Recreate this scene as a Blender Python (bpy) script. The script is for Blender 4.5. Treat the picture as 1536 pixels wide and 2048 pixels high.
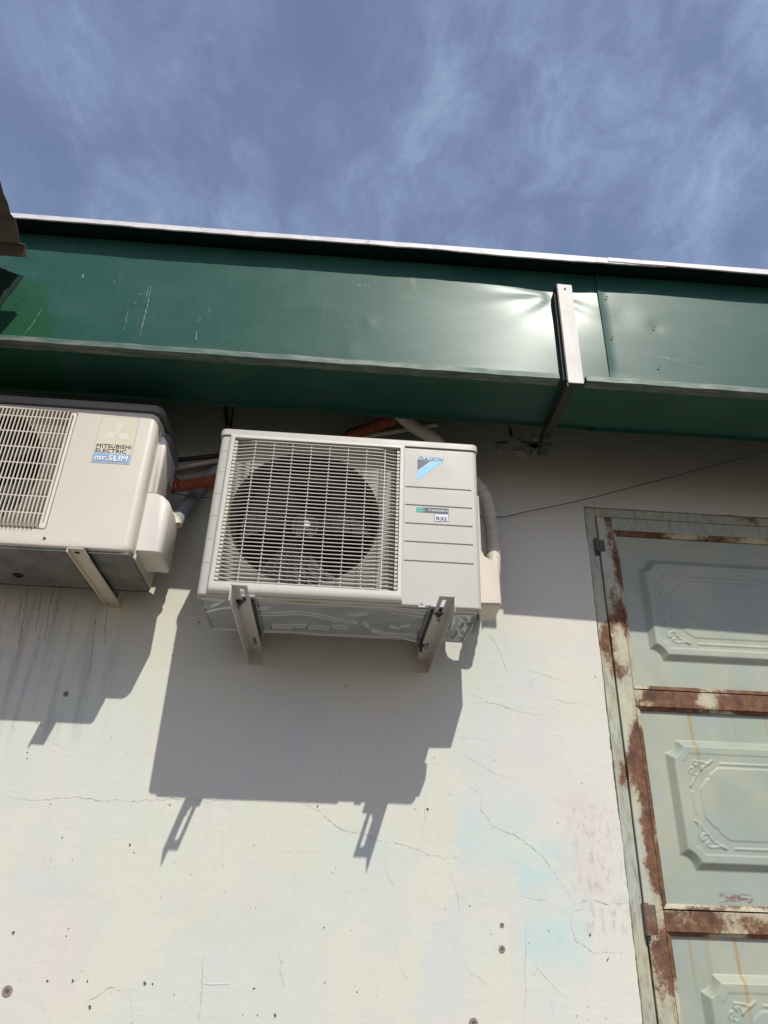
import bpy, bmesh, math, random
import numpy as np
from mathutils import Matrix, Vector
from mathutils.geometry import tessellate_polygon

random.seed(7)
PI = math.pi
for o in list(bpy.data.objects):
    bpy.data.objects.remove(o)
scene = bpy.context.scene
COL = scene.collection

# ------------------------------------------------------------------ camera, sky, sun, exposure
F, PITCH, YAW, ROLL = 1473.42, math.radians(28.6533), math.radians(-3.1587), math.radians(1.916)
CAM = np.array([0.0, -2.346, 0.0])            # z = 0 is the height of the photographer's eye; the ground lies at GZ
GZ = -1.6


def cam_axes():
    cp, sp = math.cos(PITCH), math.sin(PITCH)
    cy, sy = math.cos(YAW), math.sin(YAW)
    Z = np.array([[cy, -sy, 0], [sy, cy, 0], [0, 0, 1]])
    f = Z @ np.array([0, cp, sp]); u = Z @ np.array([0, -sp, cp]); r = Z @ np.array([1, 0, 0])
    cr, sr = math.cos(ROLL), math.sin(ROLL)
    return cr * r + sr * u, -sr * r + cr * u, f


AX = cam_axes()
cd = bpy.data.cameras.new('camera')
cam = bpy.data.objects.new('camera', cd)
COL.objects.link(cam)
cd.sensor_fit = 'HORIZONTAL'; cd.sensor_width = 36; cd.lens = F / 1536 * 36
cd.clip_start = 0.02; cd.clip_end = 2000
cam.matrix_world = Matrix(((AX[0][0], AX[1][0], -AX[2][0], CAM[0]), (AX[0][1], AX[1][1], -AX[2][1], CAM[1]),
                           (AX[0][2], AX[1][2], -AX[2][2], CAM[2]), (0, 0, 0, 1)))
scene.camera = cam
scene.render.resolution_x, scene.render.resolution_y = 768, 1024

SUN = Vector((0.318, -1.0, 1.055)).normalized()
sun_el = math.asin(SUN.z); sun_az = math.atan2(SUN.x, SUN.y)
ld = bpy.data.lights.new('sun', 'SUN'); ld.energy = 4.3; ld.angle = math.radians(0.5); ld.color = (1.0, 0.965, 0.88)
sun = bpy.data.objects.new('sun', ld); COL.objects.link(sun)
sun.rotation_euler = SUN.to_track_quat('Z', 'Y').to_euler()

world = bpy.data.worlds.new('World'); scene.world = world; world.use_nodes = True
scene.view_settings.view_transform = 'Standard'; scene.view_settings.look = 'None'
scene.view_settings.gamma = 1; scene.view_settings.use_curve_mapping = False
scene.view_settings.exposure = -0.16
scene.render.engine = 'CYCLES'


# ------------------------------------------------------------------ node helpers
class NT:
    def __init__(s, tree):
        s.t = tree; s.n = tree.nodes; s.l = tree.links

    def node(s, ty, **kw):
        nd = s.n.new(ty)
        for k, v in kw.items():
            setattr(nd, k, v)
        return nd

    def put(s, sock, v):
        if hasattr(v, 'is_output'):
            s.l.new(v, sock)
        elif v is not None:
            if isinstance(v, (tuple, list)) and len(v) == 3 and sock.type == 'RGBA':
                v = (*v, 1)
            sock.default_value = v

    def math(s, op, a, b=None, c=None, clamp=False):
        nd = s.node('ShaderNodeMath', operation=op, use_clamp=clamp)
        for i, v in enumerate((a, b, c)):
            if v is not None:
                s.put(nd.inputs[i], v)
        return nd.outputs[0]

    def mix(s, f, a, b, mode='MIX'):
        nd = s.node('ShaderNodeMix', data_type='RGBA', blend_type=mode)
        s.put(nd.inputs[0], f); s.put(nd.inputs[6], a); s.put(nd.inputs[7], b)
        return nd.outputs[2]

    def co(s, kind='Object'):
        return s.node('ShaderNodeTexCoord').outputs[kind]

    def map(s, v, scale=(1, 1, 1), loc=(0, 0, 0), rot=(0, 0, 0)):
        nd = s.node('ShaderNodeMapping'); s.put(nd.inputs[0], v)
        nd.inputs['Scale'].default_value = scale; nd.inputs['Location'].default_value = loc; nd.inputs['Rotation'].default_value = rot
        return nd.outputs[0]

    def noise(s, v, scale, detail=4, rough=.55, dist=0, out=0):
        nd = s.node('ShaderNodeTexNoise'); s.put(nd.inputs['Vector'], v)
        nd.inputs['Scale'].default_value = scale; nd.inputs['Detail'].default_value = detail
        nd.inputs['Roughness'].default_value = rough; nd.inputs['Distortion'].default_value = dist
        return nd.outputs[out]

    def voro(s, v, scale, metric='CHEBYCHEV', out='Color', feature='F1', rnd=1):
        nd = s.node('ShaderNodeTexVoronoi', distance=metric, feature=feature) if feature == 'F1' else s.node('ShaderNodeTexVoronoi', feature=feature)
        s.put(nd.inputs['Vector'], v); nd.inputs['Scale'].default_value = scale; nd.inputs['Randomness'].default_value = rnd
        return nd.outputs[out]

    def step(s, v, a, b):
        """0 below a, 1 above b (b may be under a: reversed)"""
        nd = s.node('ShaderNodeMapRange', interpolation_type='SMOOTHSTEP')
        s.put(nd.inputs[0], v)
        if a < b:
            vals = (a, b, 0, 1)
        else:
            vals = (b, a, 1, 0)
        for i, x in enumerate(vals):
            nd.inputs[i + 1].default_value = x
        return nd.outputs[0]

    def sep(s, v):
        nd = s.node('ShaderNodeSeparateXYZ'); s.put(nd.inputs[0], v); return nd.outputs

    def box(s, xyz, x0, x1, z0, z1, soft=.02):
        a = s.math('MULTIPLY', s.step(xyz[0], x0 - soft, x0 + soft), s.step(xyz[0], x1 + soft, x1 - soft))
        b = s.math('MULTIPLY', s.step(xyz[2], z0 - soft, z0 + soft), s.step(xyz[2], z1 + soft, z1 - soft))
        return s.math('MULTIPLY', a, b)

    def warp(s, v, scale, amt):
        n = s.noise(v, scale, 3, .5, 0, 1)
        sub = s.node('ShaderNodeVectorMath', operation='SUBTRACT'); s.put(sub.inputs[0], n); sub.inputs[1].default_value = (.5, .5, .5)
        mul = s.node('ShaderNodeVectorMath', operation='SCALE'); s.put(mul.inputs[0], sub.outputs[0]); mul.inputs['Scale'].default_value = amt
        add = s.node('ShaderNodeVectorMath', operation='ADD'); s.put(add.inputs[0], v); s.put(add.inputs[1], mul.outputs[0])
        return add.outputs[0]

    def bump(s, h, strength=.3, dist=.002, normal=None):
        nd = s.node('ShaderNodeBump'); s.put(nd.inputs['Height'], h)
        nd.inputs['Strength'].default_value = strength; nd.inputs['Distance'].default_value = dist
        if normal is not None:
            s.put(nd.inputs['Normal'], normal)
        return nd.outputs[0]


def new_mat(name):
    m = bpy.data.materials.new(name); m.use_nodes = True
    t = NT(m.node_tree); b = m.node_tree.nodes['Principled BSDF']
    return m, t, b


def simple(name, col, rough=.5, metal=0, col2=None, vs=8, amt=.5, bs=0, bst=.2, bd=.001, stretch=(1, 1, 1), spec=None, dirt=0, dirt_col=(.1, .09, .07), coat=0):
    m, t, b = new_mat(name)
    co = t.co(); c = col
    if col2 is not None:
        f = t.step(t.noise(t.map(co, stretch), vs, 6, .6), .38, .68)
        c = t.mix(t.math('MULTIPLY', f, amt), col, col2)
    if dirt:
        f2 = t.step(t.noise(t.map(co, (1.0, 1, .35)), 23, 8, .7, .6), .56, .72)
        c = t.mix(t.math('MULTIPLY', f2, dirt), c, dirt_col)
    t.put(b.inputs['Base Color'], c)
    rr = t.math('ADD', t.math('MULTIPLY', t.noise(co, 14, 5), .22), rough - .11)
    t.put(b.inputs['Roughness'], rr)
    b.inputs['Metallic'].default_value = metal
    if spec is not None:
        b.inputs['Specular IOR Level'].default_value = spec
    if coat:
        b.inputs['Coat Weight'].default_value = coat
    if bs:
        t.put(b.inputs['Normal'], t.bump(t.noise(t.map(co, stretch), bs, 5, .6), bst, bd))
    return m


# ------------------------------------------------------------------ sky: Nishita with thin cirrus
def build_world():
    t = NT(world.node_tree); bg = world.node_tree.nodes['Background']
    sky = t.node('ShaderNodeTexSky', sky_type='NISHITA')
    sky.sun_disc = False; sky.sun_elevation = sun_el; sky.sun_rotation = sun_az
    sky.air_density = 1.0; sky.dust_density = .6; sky.ozone_density = 1.6
    d = t.co('Generated')
    xyz = t.sep(d)
    zc = t.math('MAXIMUM', xyz[2], .12)
    cmb = t.node('ShaderNodeCombineXYZ')
    t.put(cmb.inputs[0], t.math('DIVIDE', xyz[0], zc)); t.put(cmb.inputs[1], t.math('DIVIDE', xyz[1], zc))
    p = t.warp(t.warp(cmb.outputs[0], 2.0, .26), 12, .045)
    p1 = t.map(p, (1.0, .50, 1), (3.1, 1.7, 0), (0, 0, math.radians(-14)))
    big = t.step(t.noise(t.map(p, (1.5, .5, 1), (.9, 2.3, 0), (0, 0, math.radians(-8))), 1.9, 3, .5), .30, .66)
    fine = t.step(t.noise(p1, 9.0, 15, .66, .18), .36, .76)
    wis = t.math('MULTIPLY', big, fine)
    veil = t.math('ADD', t.math('MULTIPLY', wis, .46), t.math('ADD', t.math('MULTIPLY', big, .06), .17), clamp=True)
    col = t.mix(veil, t.mix(1.0, sky.outputs[0], (1.20, 1.0, 1.10), 'MULTIPLY'), (3.5, 4.55, 6.3))
    # haze whitening low down towards the horizon
    t.put(bg.inputs[0], col)
    bg.inputs[1].default_value = .136


build_world()


# ------------------------------------------------------------------ geometry helpers
def ray(px, py):
    r, u, f = AX
    return f + r * ((px - 768) / F) - u * ((py - 1024) / F)


def at(px, py, d=0.0):
    """the place that stands at distance d in front of the wall and is seen at this spot of the photograph"""
    v = ray(px, py); t = (-d - CAM[1]) / v[1]; p = CAM + t * v
    return Vector(p)


def atz(px, py, z):
    v = ray(px, py); t = (z - CAM[2]) / v[2]
    return Vector(CAM + t * v)


def mesh_obj(name, verts, faces, m, parent=None, smooth=None, mats=None):
    me = bpy.data.meshes.new(name); me.from_pydata([tuple(v) for v in verts], [], faces); me.validate()
    for mm in (mats or [m]):
        me.materials.append(mm)
    return link(name, me, parent, smooth)


def link(name, me, parent=None, smooth=None):
    if smooth is not None:
        for p in me.polygons:
            p.use_smooth = True
        if smooth < 180:
            me.set_sharp_from_angle(angle=math.radians(smooth))
    o = bpy.data.objects.new(name, me); COL.objects.link(o)
    if parent is not None:
        o.parent = parent
        if parent.type == 'EMPTY':
            o.location = -parent.location
    return o


def bm_obj(name, bm, m, parent=None, smooth=None):
    bmesh.ops.recalc_face_normals(bm, faces=bm.faces)
    me = bpy.data.meshes.new(name); bm.to_mesh(me); bm.free(); me.materials.append(m)
    return link(name, me, parent, smooth)


def thing(name, loc, label, cat, group=None):
    o = bpy.data.objects.new(name, None); COL.objects.link(o); o.location = loc
    o.empty_display_size = .1
    return tag(o, label, cat, group)


def tag(o, label=None, cat=None, group=None, kind=None):
    if label: o['label'] = label
    if cat: o['category'] = cat
    if group: o['group'] = group
    if kind: o['kind'] = kind
    return o


def add_box(bm, x0, x1, y0, y1, z0, z1, r=0, seg=2):
    mx = Matrix.Translation(((x0 + x1) / 2, (y0 + y1) / 2, (z0 + z1) / 2)) @ Matrix.Diagonal((x1 - x0, y1 - y0, z1 - z0, 1))
    g = bmesh.ops.create_cube(bm, size=1, matrix=mx)
    if r:
        es = list({e for v in g['verts'] for e in v.link_edges})
        bmesh.ops.bevel(bm, geom=es, offset=r, segments=seg, profile=.5, affect='EDGES')


def box(name, x0, x1, y0, y1, z0, z1, m, parent=None, r=0, seg=2):
    bm = bmesh.new(); add_box(bm, x0, x1, y0, y1, z0, z1, r, seg)
    return bm_obj(name, bm, m, parent, 30 if r else None)


def rrect(x0, x1, z0, z1, r, n=5):
    if r <= 0:
        return [(x0, z0), (x1, z0), (x1, z1), (x0, z1)]
    out = []
    for cx, cz, a in ((x1 - r, z0 + r, -PI / 2), (x1 - r, z1 - r, 0), (x0 + r, z1 - r, PI / 2), (x0 + r, z0 + r, PI)):
        for i in range(n + 1):
            t = a + PI / 2 * i / n
            out.append((cx + r * math.cos(t), cz + r * math.sin(t)))
    return out


def circle(cx, cz, r, n=40):
    return [(cx + r * math.cos(2 * PI * i / n), cz + r * math.sin(2 * PI * i / n)) for i in range(n)]


XZ = lambda u, v, w: (u, w, v)          # a plate parallel to the wall: w grows towards the wall
XY = lambda u, v, w: (u, v, w)          # a horizontal plate
YZ = lambda u, v, w: (w, u, v)


def plate(name, outer, holes, w0, w1, m, parent=None, mp=XZ, bevel=0, outer_in=None, smooth=30, hb=0):
    """a sheet with holes between w0 (its face) and w1; outer_in(i) gives the outline inset by i for a rounded rim"""
    V, Fc = [], []

    def loop(pts, w):
        s = len(V); V.extend(mp(a, b, w) for a, b in pts); return list(range(s, s + len(pts)))

    def strip(a, b):
        n = len(a)
        for i in range(n):
            j = (i + 1) % n
            Fc.append((a[i], a[j], b[j], b[i]))

    sgn = 1 if w1 > w0 else -1
    rings = []
    if bevel and outer_in:
        for k in range(5):
            a = PI / 2 * k / 4
            rings.append(loop(outer_in(bevel * (1 - math.sin(a))), w0 + sgn * bevel * (1 - math.cos(a))))
        front = outer_in(bevel)
    else:
        rings.append(loop(outer, w0)); front = outer
    rings.append(loop(outer, w1))
    for a, b in zip(rings, rings[1:]):
        strip(a, b)
    hf, hbk = [], []
    for h in holes:
        a = loop(h, w0); b = loop(h, w1); strip(a, b); hf.append(a); hbk.append(b)
    for base, hl, pts in ((rings[0], hf, front), (rings[-1], hbk, outer)):
        idx = list(base) + [i for l in hl for i in l]
        polys = [[Vector((a, b, 0)) for a, b in pts]] + [[Vector((a, b, 0)) for a, b in h] for h in holes]
        for tri in tessellate_polygon(polys):
            Fc.append(tuple(idx[i] for i in tri))
    bm = bmesh.new(); vs = [bm.verts.new(v) for v in V]
    for f in Fc:
        try:
            bm.faces.new([vs[i] for i in f])
        except ValueError:
            pass
    bmesh.ops.remove_doubles(bm, verts=bm.verts, dist=1e-6)
    return bm_obj(name, bm, m, parent, smooth)


def tube_bm(bm, pts, r, n=12, rfun=None, cap=True):
    """a tube along pts; rfun(s) scales its radius along the length"""
    P = [Vector(p) for p in pts]; prev = None; rings = []; s = 0
    for i, p in enumerate(P):
        t = ((P[min(i + 1, len(P) - 1)] - P[max(i - 1, 0)])).normalized()
        if prev is None:
            up = Vector((0, 0, 1)) if abs(t.z) < .9 else Vector((0, 1, 0))
            a = t.cross(up).normalized()
        else:
            a = (prev - t * prev.dot(t)).normalized()
        prev = a; b = t.cross(a)
        if i: s += (P[i] - P[i - 1]).length
        rr = r * (rfun(s) if rfun else 1)
        rings.append([bm.verts.new(p + (a * math.cos(2 * PI * k / n) + b * math.sin(2 * PI * k / n)) * rr) for k in range(n)])
    for A, B in zip(rings, rings[1:]):
        for k in range(n):
            bm.faces.new((A[k], A[(k + 1) % n], B[(k + 1) % n], B[k]))
    if cap:
        bm.faces.new(rings[0]); bm.faces.new(rings[-1][::-1])


def tube(name, pts, r, m, parent=None, n=12, rfun=None):
    bm = bmesh.new(); tube_bm(bm, pts, r, n, rfun)
    return bm_obj(name, bm, m, parent, 60)


def spline(pts, step=.01):
    P = [Vector(p) for p in pts]; P = [P[0] * 2 - P[1]] + P + [P[-1] * 2 - P[-2]]; out = []
    for i in range(1, len(P) - 2):
        n = max(2, int((P[i + 1] - P[i]).length / step))
        for k in range(n):
            t = k / n
            out.append(.5 * ((2 * P[i]) + (P[i + 1] - P[i - 1]) * t + (2 * P[i - 1] - 5 * P[i] + 4 * P[i + 1] - P[i + 2]) * t * t
                             + (3 * P[i] - P[i - 1] - 3 * P[i + 1] + P[i + 2]) * t ** 3))
    out.append(P[-2]); return out


def text_obj(name, body, m, parent, origin, width, height, y, shear=0, bold=0, space=1.0, thick=.0004):
    cu = bpy.data.curves.new(name, 'FONT'); cu.body = body; cu.size = 1; cu.shear = shear; cu.bevel_depth = bold; cu.bevel_resolution = 0; cu.space_character = space
    cu.space_line = .72
    tmp = bpy.data.objects.new('tmp', cu); COL.objects.link(tmp)
    bpy.context.view_layer.update()
    me = bpy.data.meshes.new_from_object(tmp); bpy.data.objects.remove(tmp)
    co = np.array([v.co[:] for v in me.vertices])
    mn, mxx = co.min(0), co.max(0)
    sx, sz = width / (mxx[0] - mn[0]), height / (mxx[1] - mn[1])
    for v in me.vertices:
        x, yy, zz = v.co
        v.co = (origin[0] + (x - mn[0]) * sx, y - zz * sz * .5, origin[1] + (yy - mn[1]) * sz)
    me.materials.clear(); me.materials.append(m); me.name = name
    return link(name, me, parent)


def poly_face(name, pts, y, m, parent):
    return mesh_obj(name, [(a, y, b) for a, b in pts], [tuple(range(len(pts)))], m, parent)


# signed distances on numpy grids, for pressed sheet metal
def seg_dist(U, V, a, b):
    ax, ay = a; bx, by = b; dx, dy = bx - ax, by - ay; L = dx * dx + dy * dy + 1e-12
    t = np.clip(((U - ax) * dx + (V - ay) * dy) / L, 0, 1)
    return np.hypot(U - ax - t * dx, V - ay - t * dy)


def line_dist(U, V, pts):
    d = np.full(U.shape, 9.0)
    for a, b in zip(pts, pts[1:]):
        d = np.minimum(d, seg_dist(U, V, a, b))
    return d


def poly_sd(U, V, pts):
    d = line_dist(U, V, pts + [pts[0]]); inside = np.zeros(U.shape, bool)
    n = len(pts)
    for i in range(n):
        (x1, y1), (x2, y2) = pts[i], pts[(i + 1) % n]
        if y1 == y2: continue
        c = ((y1 > V) != (y2 > V)) & (U < (x2 - x1) * (V - y1) / (y2 - y1) + x1)
        inside ^= c
    return np.where(inside, -d, d)


def sm(x):
    x = np.clip(x, 0, 1); return x * x * (3 - 2 * x)


def grid_mesh(name, us, vs, H, fn, m, parent=None, smooth=180):
    nu, nv = len(us), len(vs)
    U, V = np.meshgrid(us, vs)
    co = np.stack(fn(U, V, H), -1).reshape(-1, 3)
    i = np.arange(nu * nv).reshape(nv, nu)
    q = np.stack([i[:-1, :-1], i[:-1, 1:], i[1:, 1:], i[1:, :-1]], -1).reshape(-1, 4)
    me = bpy.data.meshes.new(name); me.vertices.add(len(co)); me.vertices.foreach_set('co', co.astype(np.float32).ravel())
    me.loops.add(q.size); me.loops.foreach_set('vertex_index', q.astype(np.int32).ravel())
    me.polygons.add(len(q)); me.polygons.foreach_set('loop_start', np.arange(0, q.size, 4, dtype=np.int32))
    me.update(calc_edges=True); me.materials.append(m)
    return link(name, me, parent, smooth)


# ------------------------------------------------------------------ materials
def wall_material():
    m, t, b = new_mat('limewashed_plaster')
    co = t.co()
    w = t.warp(t.warp(co, 2.3, .16), 14, .03); X = t.sep(w)
    c = t.mix(t.step(t.noise(co, 1.3, 4), .35, .65), (.585, .61, .515), (.62, .598, .505))
    blk = t.voro(t.map(w, (1, 1, .8)), 3.4)
    bs = t.sep(blk)
    c = t.mix(t.math('MULTIPLY', t.step(bs[0], .5, .8), .45), c, (.53, .585, .545))
    c = t.mix(t.math('MULTIPLY', t.step(bs[1], .62, .9), .4), c, (.64, .59, .53))
    blk2 = t.sep(t.voro(t.map(w, (1.1, 1, .6), (3, 1, 2)), 6.5))
    c = t.mix(t.math('MULTIPLY', t.step(blk2[0], .6, .9), .3), c, (.525, .555, .565))
    # pinkish whitewash beside the door
    c = t.mix(t.math('MULTIPLY', t.step(X[0], .42, .8), .7), c, (.64, .617, .55))
    n1 = t.step(t.noise(co, 11, 8, .7), .36, .66)
    for (px, py, sx, sz, col, k) in ((1115, 1790, .10, .16, (.43, .60, .585), .85), (985, 1660, .12, .10, (.46, .60, .575), .7), (1000, 1500, .13, .20, (.56, .59, .585), .6),
                                     (1010, 1330, .09, .10, (.54, .58, .585), .55), (1120, 2000, .07, .2, (.48, .60, .58), .5), (905, 1950, .09, .15, (.56, .575, .59), .5),
                                     (700, 1690, .1, .05, (.50, .60, .565), .5), (480, 1740, .16, .10, (.645, .575, .50), .5), (230, 1740, .07, .08, (.66, .575, .48), .6),
                                     (120, 1900, .06, .1, (.66, .565, .50), .5), (1180, 1690, .06, .16, (.60, .53, .50), .6), (480, 1850, .16, .05, (.56, .54, .46), .4),
                                     (860, 1650, .07, .06, (.62, .55, .48), .45), (330, 1450, .08, .12, (.62, .57, .48), .4), (90, 1550, .3, .2, (.55, .60, .54), .4)):
        p = at(px, py)
        msk = t.box(X, p.x - sx, p.x + sx, p.z - sz, p.z + sz, .035)
        msk = t.math('MULTIPLY', t.math('MULTIPLY', msk, k), t.math('ADD', t.math('MULTIPLY', n1, .65), .22))
        c = t.mix(msk, c, col)
    grime = t.step(t.noise(t.map(co, (1, 1, .3)), 30, 8, .75), .54, .74)
    c = t.mix(t.math('MULTIPLY', grime, .13), c, (.33, .29, .25))
    gx = t.math('MULTIPLY', t.box(t.sep(t.warp(co, 5, .12)), at(1190, 1800).x - .05, at(1250, 1800).x + .02, -.02, .32, .04), t.step(t.noise(t.map(co, (1, 1, .4)), 70, 6, .7), .48, .66))
    c = t.mix(t.math('MULTIPLY', gx, .45), c, (.34, .29, .26))
    # damp under the left unit
    s = t.sep(co)
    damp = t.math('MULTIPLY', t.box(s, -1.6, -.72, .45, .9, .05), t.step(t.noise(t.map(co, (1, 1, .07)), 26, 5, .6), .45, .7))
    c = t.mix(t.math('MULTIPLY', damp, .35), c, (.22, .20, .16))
    eave_shade = t.step(s[2], 1.15, 1.62)  # shade under the eave painted into the upper wall colour
    c = t.mix(t.math('MULTIPLY', eave_shade, .76), c, (.17, .185, .145))
    sc1 = t.step(t.noise(t.map(co, (1, 1, .45)), 55, 10, .8, .8), .60, .68)
    c = t.mix(t.math('MULTIPLY', t.math('MULTIPLY', sc1, t.step(t.noise(co, 3.1, 3), .45, .62)), .28), c, (.36, .31, .26))
    lt = t.step(t.noise(t.map(co, (.6, 1, 1)), 70, 8, .75, .5), .64, .70)
    c = t.mix(t.math('MULTIPLY', lt, .35), c, (.72, .71, .66))
    speck = t.step(t.noise(co, 190, 2, .5), .70, .76)
    c = t.mix(t.math('MULTIPLY', speck, .35), c, (.30, .27, .24))
    t.put(b.inputs['Base Color'], c); b.inputs['Roughness'].default_value = .9; b.inputs['Specular IOR Level'].default_value = .2
    h = t.math('ADD', t.math('MULTIPLY', t.noise(t.map(t.warp(co, 3, .2), (1, 1, 2.2)), 15, 9, .66), 1.0), t.math('MULTIPLY', t.noise(co, 4, 3), 2.6))
    cr = t.voro(t.warp(co, 6, .12), 3.0, out='Distance', feature='DISTANCE_TO_EDGE')
    h = t.math('SUBTRACT', h, t.math('MULTIPLY', t.step(cr, .003, 0.0), .10))
    t.put(b.inputs['Normal'], t.bump(h, .42, .003))
    return m


def rusty(name, paint, rust_amt, streak=False, boxes=(), wear=.35):
    m, t, b = new_mat(name)
    co = t.co(); s = t.sep(co)
    p = t.mix(t.step(t.noise(co, 6, 5, .6), .4, .65), paint, tuple(x * k for x, k in zip(paint, (1.12, 1.02, .86))))
    p = t.mix(t.math('MULTIPLY', t.step(t.noise(t.map(co, (1, 1, .25)), 70, 8, .75), .44, .66), wear), p, (.23, .185, .12))
    big = t.noise(t.map(t.warp(co, 20, .02), (1, 1, .45) if streak else (.45, 1, 1)), 8.5, 3, .5)
    fine = t.noise(co, 75, 8, .75)
    v = t.math('ADD', t.math('MULTIPLY', big, .78), t.math('MULTIPLY', fine, .22))
    for (x0, x1, z0, z1, k) in boxes:
        v = t.math('ADD', v, t.math('MULTIPLY', t.box(t.sep(t.warp(co, 18, .05)), x0, x1, z0, z1, .03), k))
    th = .60 - rust_amt
    rust = t.step(v, th - .028, th + .03)
    halo = t.step(v, th - .09, th)
    rc = t.mix(t.step(t.noise(co, 45, 6, .7), .35, .65), (.105, .048, .026), (.20, .10, .05))
    rc = t.mix(t.step(t.noise(co, 12, 3), .5, .7), rc, (.075, .036, .026))
    pit = t.step(t.noise(co, 110, 6, .8), .50, .60)
    c = t.mix(t.math('MULTIPLY', t.math('MULTIPLY', halo, t.math('ADD', t.math('MULTIPLY', pit, .7), .3)), .75), p, (.33, .20, .095))
    c = t.mix(rust, c, rc)
    t.put(b.inputs['Base Color'], c)
    t.put(b.inputs['Roughness'], t.math('ADD', t.math('MULTIPLY', rust, .35), .5))
    h = t.math('SUBTRACT', t.math('MULTIPLY', t.noise(co, 120, 5, .7), t.math('ADD', t.math('MULTIPLY', rust, .9), .1)), t.math('MULTIPLY', rust, .4))
    t.put(b.inputs['Normal'], t.bump(h, .5, .0012))
    return m


def door_panel_material():
    m, t, b = new_mat('faded_green_door_paint')
    co = t.co('Object'); g = t.node('ShaderNodeNewGeometry').outputs['Position']
    n = t.noise(g, 4.5, 5, .55, .6)
    c = t.mix(t.step(n, .36, .66), (.285, .335, .27), (.36, .375, .285))
    c = t.mix(t.math('MULTIPLY', t.step(t.noise(g, 7, 3), .5, .62), .5), c, (.30, .345, .325))
    w = t.sep(t.warp(g, 12, .006))
    for px, py, ln, wd, k in ((1377, 1428, .26, .0045, .9), (1465, 1432, .10, .003, .5), (1380, 1892, .16, .004, .5), (1470, 1885, .26, .005, .8), (1412, 1890, .2, .008, .3), (1530, 1440, .12, .004, .5)):
        p = at(px, py, -.02)
        mk = t.math('MULTIPLY', t.step(t.math('ABSOLUTE', t.math('SUBTRACT', w[0], p.x)), wd * 1.6, wd * .4),
                    t.math('MULTIPLY', t.step(w[2], p.z - ln, p.z - ln * .3), t.step(w[2], p.z + .03, p.z + .01)))
        c = t.mix(t.math('MULTIPLY', mk, k), c, (.34, .235, .10))
    # rust scab above the lower rail
    p = at(1472, 1797, -.02)
    sc = t.math('MULTIPLY', t.box(t.sep(t.warp(g, 30, .02)), p.x - .05, p.x + .05, p.z - .010, p.z + .010, .008), t.step(t.noise(t.map(g, (.3, 1, 1)), 160, 4), .48, .54))
    c = t.mix(t.math('MULTIPLY', sc, .8), c, (.16, .05, .03))
    ch = t.step(t.noise(t.map(g, (.5, 1, 1)), 85, 5, .7), .70, .72)
    c = t.mix(t.math('MULTIPLY', ch, .7), c, (.10, .06, .04))
    t.put(b.inputs['Base Color'], c)
    t.put(b.inputs['Roughness'], t.math('ADD', t.math('MULTIPLY', t.noise(g, 9, 4), .3), .36))
    t.put(b.inputs['Normal'], t.bump(t.noise(g, 11, 4, .5), .25, .004))
    return m


def gutter_material(name, under=False):
    m, t, b = new_mat(name)
    co = t.co(); s = t.sep(co)
    c = t.mix(t.step(t.noise(co, 3, 4), .35, .7), (.011, .070, .048), (.018, .082, .059))
    haze = t.step(t.noise(t.map(co, (1, 1, 2)), 5, 6, .6), .40, .75)
    c = t.mix(t.math('MULTIPLY', haze, .35), c, (.045, .115, .088))
    stk = t.step(t.noise(t.map(co, (1, 1, .10)), 42, 7, .7), .50, .74)
    c = t.mix(t.math('MULTIPLY', stk, .22), c, (.060, .115, .095))
    low_ = t.math('MULTIPLY', t.step(s[2], 1.60, 1.50), t.step(t.noise(t.map(co, (1, 1, .5)), 35, 6, .7), .42, .62))
    c = t.mix(t.math('MULTIPLY', low_, .35), c, (.045, .06, .045))
    sp = t.step(t.noise(co, 150, 2), .735, .76)
    c = t.mix(t.math('MULTIPLY', sp, .5), c, (.25, .32, .28))
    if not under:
        w2 = t.sep(t.warp(t.map(co, (1, 1, 1)), 9, .02)); pa = at(45, 600, .54)  # reflection of the brown roofing sheet painted in as a deeper green patch
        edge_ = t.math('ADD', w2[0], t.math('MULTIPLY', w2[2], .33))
        ex = at(92, 610, .54); refl_patch = t.step(edge_, ex.x + ex.z * .33 + .004, ex.x + ex.z * .33 - .004)
        refl_patch = t.math('MULTIPLY', refl_patch, t.step(w2[2], at(70, 553, .54).z + .004, at(70, 553, .54).z - .004))
        c = t.mix(t.math('MULTIPLY', refl_patch, .8), c, (.012, .075, .030))
        p = at(820, 560, .54)
        yst = t.math('MULTIPLY', t.box(t.sep(t.warp(co, 20, .03)), p.x - .03, p.x + .03, p.z - .07, p.z + .02, .02), t.step(t.noise(t.map(co, (1, 1, .2)), 60, 4), .45, .6))
        c = t.mix(t.math('MULTIPLY', yst, .35), c, (.22, .21, .07))
    t.put(b.inputs['Base Color'], c)
    r = t.math('ADD', t.math('MULTIPLY', t.noise(t.map(co, (1, 1, 3)), 7, 6, .65), .10), .40)
    t.put(b.inputs['Roughness'], r)
    b.inputs['Specular IOR Level'].default_value = .20
    b.inputs['Coat Weight'].default_value = .16; b.inputs['Coat Roughness'].default_value = .25
    h = t.math('ADD', t.noise(co, 5, 2, .4), t.math('MULTIPLY', t.noise(co, 40, 3), .03))
    t.put(b.inputs['Normal'], t.bump(h, .12, .006))
    return m


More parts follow.
